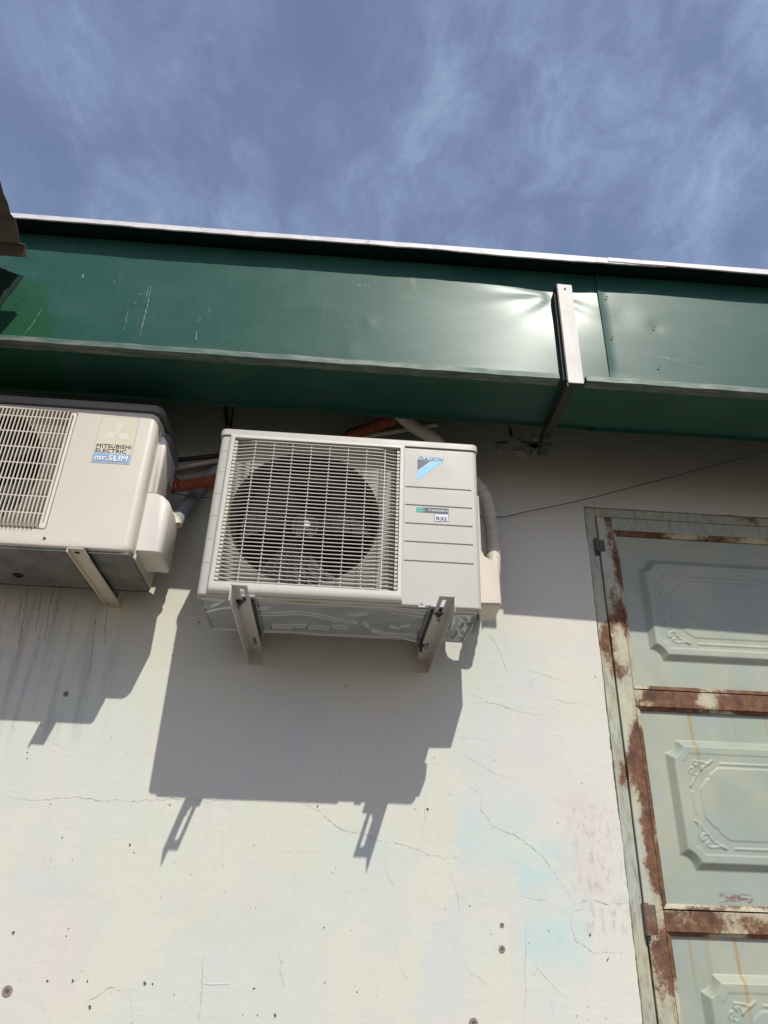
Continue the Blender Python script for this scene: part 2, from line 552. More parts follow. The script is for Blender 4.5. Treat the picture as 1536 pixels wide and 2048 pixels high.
M = {}
M['wall'] = wall_material()
M['ground'] = simple('dusty_concrete', (.185, .155, .12), .9, col2=(.15, .125, .095), vs=1.5, amt=.7, bs=30, bst=.3, bd=.004)
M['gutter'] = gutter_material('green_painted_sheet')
M['gutter_b'] = gutter_material('green_painted_sheet_joined')
M['green_dark'] = simple('dark_green_underside', (.005, .020, .014), .6, col2=(.008, .026, .019), vs=4, spec=.2)
M['green_flap'] = simple('green_flashing_paint', (.015, .07, .048), .4)
M['trim'] = simple('whitish_roof_edge', (.62, .61, .60), .5, col2=(.45, .44, .43), vs=20, amt=.5, dirt=.5)
M['edge_steel'] = simple('worn_green_grey_steel', (.045, .09, .07), .55, .1, col2=(.17, .19, .165), vs=60, amt=.8, stretch=(.2, 1, 1), bs=90, bst=.3, dirt=.6, dirt_col=(.06, .045, .035))
M['strap'] = simple('bleached_steel', (.68, .665, .60), .6, 0, col2=(.52, .49, .41), vs=30, amt=.5, stretch=(1, 1, .2), dirt=.15, dirt_col=(.24, .14, .07), bs=50, bst=.3)
M['strap_dark'] = simple('near_black_steel', (.03, .035, .03), .6, .2, col2=(.06, .04, .03), vs=30)  # strap side and under arm coloured far darker than its front flange
M['brown'] = simple('brown_roofing', (.085, .065, .05), .6, col2=(.055, .045, .038), vs=12, bs=30)
M['ac'] = simple('ivory_enamel', (.455, .442, .385), .48, col2=(.435, .422, .362), vs=5, amt=.5, dirt=.14, dirt_col=(.26, .24, .19), bs=300, bst=.08, bd=.0004)
M['grille'] = simple('ivory_plastic', (.57, .55, .475), .5, col2=(.51, .49, .41), vs=9, amt=.5, dirt=.15)
M['shroud'] = simple('dusty_ivory_plastic', (.31, .29, .23), .6, col2=(.20, .185, .14), vs=7, amt=.6, dirt=.5)
M['fan'] = simple('dark_grey_plastic', (.022, .021, .020), .6, col2=(.036, .033, .028), vs=12)
M['coil'] = simple('dark_coil_fins', (.02, .02, .02), .7)
M['dark'] = simple('dark_interior', (.012, .012, .012), .8)
M['galv'] = simple('galvanised_sheet', (.42, .44, .46), .34, .75, col2=(.52, .52, .50), vs=18, amt=.5, dirt=.25, dirt_col=(.16, .14, .11))
M['chip'] = simple('bolt_zinc', (.13, .12, .09), .4, .6, col2=(.06, .05, .03), vs=90)
M['rubber'] = simple('black_rubber', (.02, .02, .02), .7)
M['bracket'] = simple('greyish_white_powder_coat', (.52, .485, .455), .42, col2=(.42, .385, .355), vs=14, amt=.5, stretch=(1, .25, 1), dirt=.3, dirt_col=(.25, .21, .18))
M['cover'] = simple('yellowed_plastic', (.60, .545, .44), .5, col2=(.50, .44, .34), vs=9, amt=.6, dirt=.25, dirt_col=(.28, .24, .18))
M['print_sky'] = simple('print_sky_blue', (.20, .52, .80), .45)
M['print_name'] = simple('print_name_blue', (.10, .33, .62), .45)
M['print_blue'] = simple('print_mid_blue', (.13, .36, .62), .45)
M['print_navy'] = simple('print_navy', (.02, .035, .07), .4)
M['print_white'] = simple('print_white', (.78, .78, .74), .5)
M['print_black'] = simple('print_black', (.015, .015, .018), .4)
M['print_grey'] = simple('print_label_grey', (.62, .62, .66), .45)
M['old_ac'] = simple('cream_enamel', (.60, .56, .475), .45, col2=(.565, .525, .44), vs=5, amt=.6, dirt=.10, dirt_col=(.42, .34, .22), bs=120, bst=.1, bd=.0006)
M['old_edge'] = simple('cream_grille_plastic', (.68, .62, .52), .5, col2=(.58, .52, .42), vs=15, dirt=.15)
M['old_lid'] = simple('grey_lid_plastic', (.17, .17, .155), .5, col2=(.13, .13, .12), vs=8)
M['old_pan'] = simple('grimy_grey_pan', (.16, .16, .14), .6, .05, col2=(.08, .08, .065), vs=10, amt=.8, dirt=.5, dirt_col=(.05, .045, .035), bs=40)
M['old_cover'] = simple('cream_cover_plastic', (.66, .62, .56), .42, col2=(.60, .56, .50), vs=7, dirt=.06)
M['badge'] = simple('faded_badge', (.60, .58, .46), .5, col2=(.62, .55, .35), vs=24, amt=.45)
M['badge_mark'] = simple('faded_badge_emblem', (.655, .64, .54), .45)
M['badge_blue'] = simple('faded_badge_blue', (.22, .37, .58), .5, col2=(.30, .44, .62), vs=40)
M['line'] = simple('thin_grey_print_line', (.25, .24, .20), .5)
M['orange'] = simple('orange_brown_conduit', (.30, .085, .035), .5, col2=(.22, .06, .03), vs=14)
M['wrap'] = simple('white_pipe_tape', (.58, .54, .46), .55, col2=(.44, .40, .33), vs=12, amt=.6, dirt=.3, bs=40, bst=.4)
M['wrap_blue'] = simple('grey_blue_pipe_tape', (.26, .28, .28), .55, col2=(.28, .30, .31), vs=16, bs=40, bst=.4)
M['pvc'] = simple('cream_pvc', (.50, .45, .38), .45, col2=(.42, .38, .31), vs=12)
M['black'] = simple('black_cable_sheath', (.015, .015, .015), .55)
M['crack'] = simple('plaster_crack', (.42, .39, .34), .95, col2=(.54, .52, .46), vs=30, amt=1)
M['crack_light'] = simple('plaster_scratch', (.70, .69, .66), .9)
M['hole'] = simple('plaster_hole', (.11, .09, .075), .95, bs=200)
M['plug'] = simple('old_wall_plug', (.26, .20, .17), .9, bs=150, bst=.6)
M['drip'] = simple('dried_drip', (.20, .185, .155), .8)
M['frame'] = rusty('pale_green_frame_paint', (.37, .41, .34), .005, True, [(.86, .93, .2, .45, .10), (.88, .92, .62, .9, .10)], .75)
M['stile'] = rusty('rust_eaten_green_paint', (.42, .455, .37), .068, True, [(.91, .99, .10, .62, .035), (.91, .99, -.5, -.05, .05), (.9, 1.0, .62, .76, .05)])
M['rail'] = rusty('rusty_rail_paint', (.43, .43, .31), .135, False, [(1.17, 1.24, .62, .66, -.16)])
M['toprail'] = rusty('top_rail_paint', (.33, .37, .31), .0, False, (), .6)
M['bead'] = rusty('bead_paint', (.42, .44, .34), .06, True, (), .6)
M['panel'] = door_panel_material()
M['hinge'] = rusty('rusted_hinge', (.085, .07, .055), .03, False)

# ================================================================== SETTING
# ground
mesh_obj('ground', [(-300, -300, GZ), (300, -300, GZ), (300, 300, GZ), (-300, 300, GZ)], [(0, 1, 2, 3)], M['ground'])
tag(bpy.data.objects['ground'], 'dusty concrete yard in front of the wall', kind='structure')

# wall with the door opening; ragged plaster along the opening
DX0, DZ1, DX1 = .877, 1.356, 2.50


def ragged(a, b, n, amp):
    out = []; lo = 0
    for i in range(n):
        lo = lo * .93 + random.uniform(-amp, amp) * .33 + (random.random() < .04) * random.uniform(-amp, amp) * .8
        k = lo + random.uniform(-amp, amp) * .22
        t = i / n; out.append((a[0] + (b[0] - a[0]) * t + k, a[1] + (b[1] - a[1]) * t + k))
    return out


hole = [(DX0 - .003, GZ + .002)] + ragged((DX0 - .003, GZ + .01), (DX0 - .003, DZ1 + .003), 420, .0021) + ragged((DX0 - .003, DZ1 + .003), (DX1, DZ1 + .003), 160, .0021) + [(DX1, DZ1), (DX1, GZ + .002)]
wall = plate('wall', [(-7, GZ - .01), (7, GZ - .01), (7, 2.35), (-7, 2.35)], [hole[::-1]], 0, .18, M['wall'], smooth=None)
tag(wall, 'pale limewashed plaster wall with patches of mint, cream and pink', kind='structure')


def ribbon_bm(bm, pts, w, y, jit=0, taper=True):
    """a thin raised line on the wall, at depth y"""
    P = []
    for i in range(len(pts) - 1):
        a, b = Vector(pts[i]), Vector(pts[i + 1]); n = max(2, int((b - a).length / .006))
        for k in range(n):
            P.append(a.lerp(b, k / n))
    P.append(Vector(pts[-1])); q = []; j = Vector((0, 0, 0))
    for p in P:
        j = j * .8 + Vector((random.uniform(-jit, jit), 0, random.uniform(-jit, jit))); q.append(p + j * 1.3)
    prev = None
    for i, p in enumerate(q):
        t = (q[min(i + 1, len(q) - 1)] - q[max(0, i - 1)]); t.y = 0; t.normalize()
        nn = Vector((-t.z, 0, t.x)); ww = w * (.35 + .65 * math.sin(PI * (i + .5) / len(q)) if taper else 1) * random.choice((.15, .35, .6, .8, 1.0, 1.5)) / 2
        a = bm.verts.new((p.x + nn.x * ww, y, p.z + nn.z * ww)); b = bm.verts.new((p.x - nn.x * ww, y, p.z - nn.z * ww))
        if prev:
            bm.faces.new((prev[0], prev[1], b, a))
        prev = (a, b)


def wp(L):
    return [at(x, y) for x, y in L]


bm = bmesh.new()
for L, w in (([(0, 1592), (60, 1598), (150, 1594), (240, 1602), (300, 1598), (420, 1600), (520, 1600)], .0014), ([(595, 1600), (640, 1625), (700, 1665), (770, 1680), (830, 1695), (860, 1712), (925, 1718)], .0015),
             ([(925, 1365), (960, 1398), (1010, 1415), (1090, 1435)], .0012), ([(925, 1508), (985, 1545), (1050, 1570)], .001), ([(935, 1570), (965, 1592), (960, 1618), (985, 1650), (1040, 1675), (1080, 1705), (1120, 1760), (1150, 1808)], .0015),
             ([(1150, 1808), (1185, 1797), (1215, 1808), (1262, 1803)], .002), ([(1150, 1808), (1143, 1850), (1155, 1880), (1180, 1905), (1230, 1912)], .001), ([(1090, 1390), (1130, 1402), (1195, 1413)], .0008),
             ([(850, 1590), (848, 1640), (840, 1670)], .001), ([(900, 1740), (915, 1790), (925, 1850)], .0008), ([(1055, 1850), (1050, 1930), (1050, 2048)], .0012), ([(770, 1690), (775, 1750), (800, 1800)], .0008),
             ([(410, 1900), (402, 1980), (400, 2048)], .0016), ([(440, 1650), (448, 1700), (430, 1740)], .0008), ([(910, 1475), (965, 1480)], .0008), ([(400, 1390), (345, 1400)], .0006),
             ([(95, 1480), (150, 1500)], .0008), ([(545, 1700), (640, 1700)], .0005), ([(795, 1880), (800, 1940), (830, 1960)], .0007), ([(1095, 1990), (1110, 2040)], .0007), ([(1120, 1130), (1180, 1145), (1205, 1170)], .0006),
             ([(1105, 1600), (1150, 1605)], .0006), ([(930, 1930), (975, 1965)], .0009), ([(180, 2000), (220, 1980), (270, 1975)], .0012), ([(560, 1905), (568, 1990)], .0012), ([(260, 1980), (262, 2040)], .001)):
    ribbon_bm(bm, wp(L), w * .85, -.0012, .0024)
tag(bm_obj('cracks', bm, M['crack'], wall), kind='stuff')
bm = bmesh.new()
for L, w in (([(978, 1268), (1000, 1300), (1015, 1345)], .003), ([(1060, 1340), (1130, 1362)], .0018), ([(1035, 1790), (1110, 1805)], .0015), ([(1070, 1930), (1120, 1985)], .0018), ([(1150, 1820), (1165, 1815)], .002),
             ([(403, 1967), (460, 1968)], .0022), ([(1140, 1690), (1160, 1675)], .0015), ([(760, 1540), (790, 1545)], .0015), ([(985, 1370), (1005, 1372)], .002), ([(1180, 1030), (1200, 1035)], .001)):
    ribbon_bm(bm, wp(L), w, -.0014, .0006)
tag(bm_obj('scratches', bm, M['crack_light'], wall), kind='stuff')
# dried drips under the left unit
bm = bmesh.new()
for i in range(12):
    x = random.uniform(0, 125); y0 = 1165 + random.uniform(0, 25); L = random.uniform(40, 150) * (1 if x < 110 else .5)
    ribbon_bm(bm, wp([(x, y0), (x - 1 - L * .08, y0 + L * .5), (x - L * .17, y0 + L)]), random.uniform(.0008, .0018), -.0011, .0012)
for L in ([(195, 1215), (185, 1290), (178, 1355)], [(215, 1215), (208, 1290)]):
    ribbon_bm(bm, wp(L), .002, -.0011, .0008)
tag(bm_obj('drips', bm, M['drip'], wall), kind='stuff')


def blob(bm, c, r, sx=1, sz=1, y=-.001, n=9):
    vs = []
    for i in range(n):
        a = 2 * PI * i / n; rr = r * random.uniform(.55, 1.35)
        vs.append(bm.verts.new((c.x + rr * sx * math.cos(a), y, c.z + rr * sz * math.sin(a))))
    bm.faces.new(vs)


bm = bmesh.new()
for i in range(190):
    px, py = random.uniform(0, 1260), random.uniform(1180, 2060)
    p = at(px, py)
    if p.x > .87: continue
    blob(bm, p, random.choice((.0006, .0007, .0009, .0012, .0016)), random.uniform(.6, 1.6), 1)
for px, py, r in ((260, 1690, .004), (268, 1705, .003), (28, 1865, .006), (95, 1962, .004), (146, 1962, .006), (175, 1962, .004), (290, 1966, .006), (305, 1968, .003), (1004, 1850, .005), (1004, 1898, .007),
                  (692, 1372, .003), (398, 1245, .004), (1062, 1372, .002), (1190, 1353, .003), (345, 1310, .003), (340, 1610, .003), (635, 1612, .004), (855, 1618, .005), (125, 1675, .003), (145, 1720, .002),
                  (102, 1718, .002), (137, 1857, .003), (648, 1855, .003), (665, 1745, .002), (990, 1520, .002), (508, 1977, .004), (1180, 1870, .004), (1215, 1920, .004), (550, 2030, .006), (650, 1965, .003), (515, 2030, .003), (180, 2014, .006)):
    blob(bm, at(px, py), r * .75, random.uniform(.7, 1.1), 1, -.0016)
tag(bm_obj('pockmarks', bm, M['hole'], wall), kind='stuff')

# the broken patch under the gutter strap: chunks of plaster standing round a crater
hc = at(1045, 893)
bm = bmesh.new()
for (px, py, rx, rz) in ((1066, 890, .026, .016), (1020, 862, .007, .03), (1000, 886, .03, .005), (1078, 908, .006, .012), (1068, 893, .018, .012), (1052, 885, .016, .009), (1022, 868, .008, .022), (1010, 884, .022, .004), (1040, 880, .02, .004), (1062, 905, .004, .014)):
    blob(bm, at(px, py), 1, rx, rz, -.0016, 14)
tag(bm_obj('crater', bm, M['hole'], wall), kind='stuff')
bm = bmesh.new()
for (px, py, rx, rz, t) in ((1040, 905, .030, .022, .006), (1000, 900, .012, .014, .004), (1070, 880, .010, .006, .008), (1085, 900, .006, .012, .004), (1022, 842, .02, .010, .006)):
    c = at(px, py)
    mx = Matrix.Translation((c.x, -.001, c.z)) @ Matrix.Diagonal((rx, t, rz, 1))
    g = bmesh.ops.create_icosphere(bm, subdivisions=2, radius=1, matrix=mx)
    for v in g['verts']:
        v.co += Vector([random.uniform(-.0022, .0022) for _ in range(3)])
tag(bm_obj('plaster_lumps', bm, M['wall'], wall), kind='stuff')
# old wall plugs: ring standing proud with a dark bore
for px, py, r in ((15, 1982, .013), (132, 1388, .008), (1004, 1850, .006), (1004, 1898, .009), (947, 2046, .012)):
    c = at(px, py)
    pl = plate('wall_plug', circle(c.x, c.z, r, 14), [circle(c.x, c.z, r * .45, 10)], -.0025, -.0002, M['plug'], wall, smooth=None)
    bm = bmesh.new(); blob(bm, c, r * .62, 1, 1, -.0015, 9); bm_obj('plug_bore', bm, M['hole'], pl)

# roof: sheet rising away from the eave, dark green underneath, pale folded edge
E_D, E_Z = .607, 1.985
bm = bmesh.new()
xs = np.linspace(-2.2, 7, 150)
prev = None
for x in xs:
    wv = .003 * math.sin(x * 7) + .002 * math.sin(x * 17 + 1)
    ring = [bm.verts.new(p) for p in ((x, -E_D + .006, E_Z - .010 + wv * .3), (x, 4.0, E_Z + 1.15), (x, 4.0, E_Z + 1.19), (x, -E_D + .006, E_Z + .002))]
    if prev:
        for k in range(4):
            bm.faces.new((prev[k], prev[(k + 1) % 4], ring[(k + 1) % 4], ring[k]))
    prev = ring
roof = bm_obj('roof', bm, M['green_dark'])
tag(roof, 'metal roof sheet with dark green underside above the gutter', kind='structure')


def edge_strip(name, x0, x1, dy, seed):
    bm = bmesh.new(); prev = None; rnd = random.Random(seed)
    n = 160; lo = 0
    for i in range(n + 1):
        x = x0 + (x1 - x0) * i / n
        lo = lo * .9 + rnd.uniform(-.0011, .0011)
        zb = E_Z - .0155 + .0022 * math.sin(x * 6.3 + seed) + lo
        zt = E_Z + .004 + .0012 * math.sin(x * 4.1)
        yy = -E_D - dy
        ring = [bm.verts.new(p) for p in ((x, yy, zt), (x, yy - .0015, zb), (x, yy + .003, zb - .001), (x, yy + .003, zt + .001), (x, yy + .05, zt + .016), (x, yy + .05, zt + .018), (x, yy, zt + .003))]
        if prev:
            for k in range(len(ring)):
                bm.faces.new((prev[k], prev[(k + 1) % len(ring)], ring[(k + 1) % len(ring)], ring[k]))
        prev = ring
    return bm_obj(name, bm, M['trim'], roof, 40)


sx_ = at(1330, 530, E_D).x
edge_strip('edge_trim', -2.2, sx_, 0, 1)
edge_strip('edge_trim', sx_ - .20, 7, .0025, 2)

# ================================================================== GUTTER
G_D, G_ZB, G_ZT, G_BACK = .540, 1.502, 1.975, .30
gut = thing('box_gutter', (.8, -G_D, G_ZB), 'long dark green sheet metal box gutter running along the eave', 'gutter')
seam_x = at(1205, 660, G_D).x


def gutter_sheet(name, x0, x1, d, m, seed, step):
    nx = int((x1 - x0) / step); prof = []
    for k in range(34):
        prof.append((0, G_ZT - (G_ZT - G_ZB) * k / 33))
    xs = np.linspace(x0, x1, nx + 1); prof = np.array(prof)
    X, Zz = np.meshgrid(xs, prof[:, 1])
    rs = np.random.RandomState(seed); D = np.zeros_like(X)
    for _ in range(10):       # long oil-canning waves
        fx, fz, ph, a = rs.uniform(.6, 5), rs.uniform(2, 8), rs.uniform(0, 6.28), rs.uniform(.0003, .0009)
        D += a * np.sin(fx * X * 2 + ph) * np.sin(fz * Zz + ph * 1.7)
    # the strap squeezes the sheet: a shallow funnel with two ridges running to the left and one to the right
    sxp, szp = at(1108, 590, G_D).x, at(1108, 590, G_D).z
    r = np.hypot(X - sxp, (Zz - szp) * 1.3)
    D -= .0055 * np.exp(-(r / .14) ** 2)
    ang = np.arctan2(Zz - szp, X - sxp)
    for a0, wd, h, ln in ((PI - .0, .22, .0042, .34), (PI + .55, .26, .0026, .28), (-.5, .24, .0032, .16), (-1.1, .25, .0014, .2)):
        da = np.angle(np.exp(1j * (ang - a0)))
        D += h * np.exp(-(da / wd) ** 2) * sm(r / .05) * np.exp(-(r / ln) ** 2)
    for px, py, s, h in ((738, 645, .02, .0009), (1240, 630, .06, -.0018), (700, 700, .03, .0008), (400, 600, .05, .0012), (1310, 655, .02, -.0012)):
        p = at(px, py, G_D); D += h * np.exp(-(((X - p.x) / s) ** 2 + ((Zz - p.z) / s) ** 2))
    edge = sm((Zz - G_ZB) / .04) * sm((G_ZT - Zz) / .04)
    D *= edge
    # curl of the sheet end at the seam
    if x0 > 0:
        D += .003 * np.exp(-((X - x0) / .012) ** 2) * sm((Zz - G_ZB) / .08)
    V = [(X[j, i], -(d + D[j, i]), Zz[j, i]) for j in range(X.shape[0]) for i in range(X.shape[1])]
    nxp = X.shape[1]; base = X.shape[0]
    low = []
    for dd, zz in ((d - .03, G_ZB - .001), (d - .12, G_ZB + .002), (G_BACK + .02, G_ZB), (G_BACK, G_ZB + .002), (G_BACK - .001, G_ZB - .012), (G_BACK - .004, G_ZB - .012), (G_BACK - .004, G_ZB + .3)):
        low.append((dd, zz))
        V += [(xx, -dd, zz + .0012 * math.sin(xx * 9 + dd * 30)) for xx in xs]
    rows = base + len(low)
    Fc = [(j * nxp + i, j * nxp + i + 1, (j + 1) * nxp + i + 1, (j + 1) * nxp + i) for j in range(rows - 1) for i in range(nxp - 1)]
    return mesh_obj(name, V, Fc, m, gut, 35)


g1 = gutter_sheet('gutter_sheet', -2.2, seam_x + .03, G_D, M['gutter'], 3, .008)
g2 = gutter_sheet('gutter_sheet', seam_x, 6.5, G_D + .0035, M['gutter_b'], 5, .012)
# corner strip along the lower front edge
bm = bmesh.new()
for x0, x1 in ((-2.2, at(1118, 745, G_D).x - .004), (at(1168, 752, G_D).x + .002, 6.5)):
    prev = None
    n = int((x1 - x0) / .02)
    for i in range(n + 1):
        x = x0 + (x1 - x0) * i / n; w = .0004 * math.sin(x * 23) + .0003 * math.sin(x * 51)
        ring = [bm.verts.new(p) for p in ((x, -G_D - .009 - w, G_ZB + .018 + w), (x, -G_D - .012 - w, G_ZB - .004 + w), (x, -G_D + .022, G_ZB - .006), (x, -G_D + .022, G_ZB - .003), (x, -G_D - .006, G_ZB - .001), (x, -G_D - .004, G_ZB + .021))]
        if prev:
            for k in range(6):
                bm.faces.new((prev[k], prev[(k + 1) % 6], ring[(k + 1) % 6], ring[k]))
        else:
            bm.faces.new(ring)
        prev = ring
    bm.faces.new(prev[::-1])
bm_obj('corner_strip', bm, M['edge_steel'], gut, 25)
# rivet holes and scratches of the gutter sheets
bm = bmesh.new()
for px, py, r in ((1213, 594, .0042), (1307, 655, .0042), (1224, 674, .0038), (1317, 734, .0038), (1240, 623, .002), (1232, 625, .0015), (25, 600, .003), (1228, 720, .0015), (1393, 690, .0015), (1513, 618, .0015), (1100, 700, .001)):
    c = at(px, py, G_D + .0075)
    blob(bm, c, r, 1, 1, -(G_D + .0085), 10)
tag(bm_obj('rivet_hole', bm, M['hole'], gut), kind='stuff')
bm = bmesh.new()
for L, w in (([(300, 570), (291, 610), (281, 650), (276, 678)], .0012), ([(294, 570), (287, 605)], .0008), ([(253, 615), (247, 650), (240, 662)], .0010), ([(78, 615), (60, 645), (42, 668)], .0009), ([(162, 547), (160, 554)], .003),
             ([(225, 560), (224, 567)], .0015), ([(265, 604), (269, 605)], .002), ([(272, 587), (280, 588)], .0015), ([(391, 662), (390, 680)], .0018), ([(715, 570), (722, 572)], .0025), ([(728, 570), (740, 573)], .0018),
             ([(400, 635), (392, 645)], .0008), ([(1290, 705), (1430, 745)], .0005), ([(1275, 710), (1380, 722)], .0005), ([(415, 612), (417, 625)], .001), ([(505, 650), (512, 652)], .001), ([(1265, 585), (1290, 583)], .0015),
             ([(1235, 635), (1248, 645)], .0008), ([(690, 655), (700, 650)], .0008)):
    ribbon_bm(bm, [at(x, y, G_D + .006) for x, y in L], w * .7, -(G_D + .0072), .0006)
tag(bm_obj('paint_scratches', bm, M['trim'], gut), kind='stuff')

# steel strap that carries the gutter
s0, s1 = at(1118, 600, .572).x, at(1146, 600, .572).x
zs1, zs0 = at(1128, 570, .572).z, at(1150, 766, .572).z
st = thing('gutter_strap', (s0, -.57, zs0), 'pale weathered steel angle strap holding up the green gutter near its seam', 'bracket')
bm = bmesh.new()
add_box(bm, s0, s1, -.574, -.570, zs0, zs1)
bm_obj('front_flange', bm, M['strap'], st)
bm = bmesh.new()
add_box(bm, s0 - .004, s0 - .0005, -.573, -.535, zs0 + .006, zs1 + .001)
add_box(bm, s0 - .010, s0 - .004, -.560, -.540, zs0 + .02, zs1 - .03)
bm_obj('side_flange', bm, M['strap_dark'], st)
bm = bmesh.new()
add_box(bm, s0 - .004, s0 + .0, -.57, -.235, G_ZB - .046, G_ZB - .009)
add_box(bm, s0 + .0005, s0 + .036, -.566, -.235, G_ZB - .0125, G_ZB - .009)
add_box(bm, s0 - .004, s0 + .03, -.26, -.20, G_ZB - .06, G_ZB - .047)
bm_obj('under_arm', bm, M['strap_dark'], st)
bm = bmesh.new()
cc = ((s0 + s1) / 2, zs1 - .02)
bmesh.ops.create_cone(bm, cap_ends=True, segments=8, radius1=.004, radius2=.003, depth=.004, matrix=Matrix.Translation((cc[0], -.576, cc[1])) @ Matrix.Rotation(PI / 2, 4, 'X'))
add_box(bm, s0 + .002, s0 + .012, -.572, -.566, zs1 + .0005, zs1 + .004); add_box(bm, s0 + .018, s0 + .026, -.572, -.566, zs1 + .0005, zs1 + .003)
bm_obj('rivet', bm, M['edge_steel'], st)

# brown neighbouring roof sheet hanging in at the left edge
prof = [(52, 515, .64), (51, 490, .66), (38, 486, .68), (36, 465, .71), (30, 440, .74), (20, 428, .78), (14, 405, .83), (6, 388, .88), (0, 366, .94), (-14, 330, 1.02), (-40, 280, 1.15)]
V = []; Fc = []
for k, (px, py, d) in enumerate(prof):
    p = at(px, py, d)
    V += [(p.x, p.y, p.z), (p.x, p.y + .002, p.z + .004), (p.x - 1.4, p.y, p.z), (p.x - 1.4, p.y + .002, p.z + .004)]
for k in range(len(prof) - 1):
    a = 4 * k; b = a + 4
    Fc += [(a, b, b + 1, a + 1), (a, a + 2, b + 2, b), (a + 1, b + 1, b + 3, a + 3), (a + 2, a + 3, b + 3, b + 2)]
Fc += [(0, 1, 3, 2), (len(V) - 4, len(V) - 2, len(V) - 1, len(V) - 3)]
o = mesh_obj('roofing_sheet', V, Fc, M['brown']); tag(o, 'bent brown roofing sheet sticking in from the left above the gutter', 'roofing sheet')
# dark green flashing flap below it
fl = thing('gutter_flashing', tuple(at(0, 560, .62)), 'folded dark green flashing flap below the brown roofing sheet', 'flashing')
pts = [at(47, 553, .60), at(0, 536, .61), at(-60, 522, .62), at(-60, 690, .60), at(0, 613, .59)]
V = [tuple(p) for p in pts] + [(p.x, p.y + .003, p.z + .002) for p in pts]
n = len(pts)
mesh_obj('flap', V, [tuple(range(n)), tuple(range(2 * n - 1, n - 1, -1))] + [(i, (i + 1) % n, (i + 1) % n + n, i + n) for i in range(n)], M['green_dark'], fl)
pts = [at(0, 500, .60), at(12, 505, .60), at(18, 512, .60), at(14, 540, .60), at(0, 535, .60)]
V = [tuple(p) for p in pts] + [(p.x - .03, p.y + .03, p.z) for p in pts]
mesh_obj('fold', V, [tuple(range(5)), tuple(range(9, 4, -1))] + [(i, (i + 1) % 5, (i + 1) % 5 + 5, i + 5) for i in range(5)], M['green_flap'], fl)

# the eave is not quite level nor quite parallel to the wall
for o in list(scene.objects):
    root = o
    while root.parent: root = root.parent
    if o.type == 'MESH' and root.name.split('.')[0] in ('roof', 'box_gutter', 'gutter_strap'):
        for v in o.data.vertices:
            k = v.co.x - .64
            v.co.y -= .0125 * k; v.co.z -= .0106 * k

# ================================================================== RIGHT AIR CONDITIONER
AX0, AX1, AZ0, AZ1, AF, AB = -.402, .388, .752, 1.300, .440, .155
ac = thing('air_conditioner', (-.008, -.30, AZ0), 'ivory outdoor air conditioner with horizontal slats and a blue triangle logo', 'air conditioner', 'outdoor air conditioner units on the wall')
GX0, GX1, GZ0, GZ1 = -.357, .149, .787, 1.263
fo = lambda i: rrect(AX0 + i, AX1 - i, AZ0 + i * .3, 1.2765 - i * .1, .006)
gx0, gx1, gzs = .167, .368, (1.1355, 1.0735, 1.0115, .9515, .8905)
plate('front_panel', rrect(AX0, AX1, AZ0, 1.2765, .006), [rrect(GX0 - .004, GX1 + .004, GZ0 - .004, GZ1 + .004, 0), rrect(gx0, gx1, .880, 1.145, 0)],
      -AF, -AF + .034, M['ac'], ac, bevel=.014, outer_in=fo, smooth=35)
# grooved field: pressed horizontal lines
prof = [(-AF, 1.145)]
for z in gzs:
    prof += [(-AF, z + .0022), (-AF + .0035, z + .0012), (-AF + .0035, z - .0006), (-AF, z - .0028)]
prof.append((-AF, .880))
V = []; Fc = []
for x in (gx0, gx1):
    V += [(x, a, b) for a, b in prof]
n = len(prof); Fc = [(i, i + 1, n + i + 1, n + i) for i in range(n - 1)]
mesh_obj('grooved_field', V, Fc, M['ac'], ac)
# casing
box('side_panel', AX0 + .004, AX0 + .007, -AF + .035, -AB, AZ0 + .004, 1.275, M['ac'], ac)
box('side_panel', AX1 - .009, AX1 - .006, -AF + .035, -AB - .03, AZ0 + .004, 1.275, M['ac'], ac)
box('back_panel', AX1 - .09, AX1 - .0095, -AB - .033, -AB - .03, AZ0 + .004, 1.275, M['ac'], ac)
fo2 = lambda i: rrect(AX0 - .004 + i, AX1 + .004 - i, -AF - .005 + i, -AB + .004 - i, .018 - i * .3)
plate('top_cover', fo2(0), [], AZ1 + .002, 1.2785, M['ac'], ac, XY, bevel=.006, outer_in=fo2)
box('coil', AX0 + .01, AX1 - .1, -AB - .02, -AB - .002, AZ0 + .01, 1.27, M['coil'], ac)
# short ticks on the left edge
bm = bmesh.new()
for k in range(6):
    z = 1.2205 - k * .0745
    add_box(bm, -.3925, -.378, -AF - .0004, -AF + .0005, z, z + .0016)
tag(bm_obj('tick_grooves', bm, M['line'], ac), kind='stuff')
# shroud, barrel, fan
FC, FR = (-.128, 1.033), .222
plate('fan_shroud', rrect(GX0 - .02, GX1 + .02, GZ0 - .02, GZ1 + .012, 0), [circle(FC[0], FC[1], FR, 56)], -.405, -.401, M['shroud'], ac)
bm = bmesh.new(); n = 56; prev = None
for (r, d) in ((FR, .4035), (FR - .006, .398), (FR - .010, .385), (FR - .010, .30)):
    ring = [bm.verts.new((FC[0] + r * math.cos(2 * PI * i / n), -d, FC[1] + r * math.sin(2 * PI * i / n))) for i in range(n)]
    if prev:
        for i in range(n):
            bm.faces.new((prev[i], prev[(i + 1) % n], ring[(i + 1) % n], ring[i]))
    prev = ring
bm_obj('fan_barrel', bm, M['dark'], ac, 60)


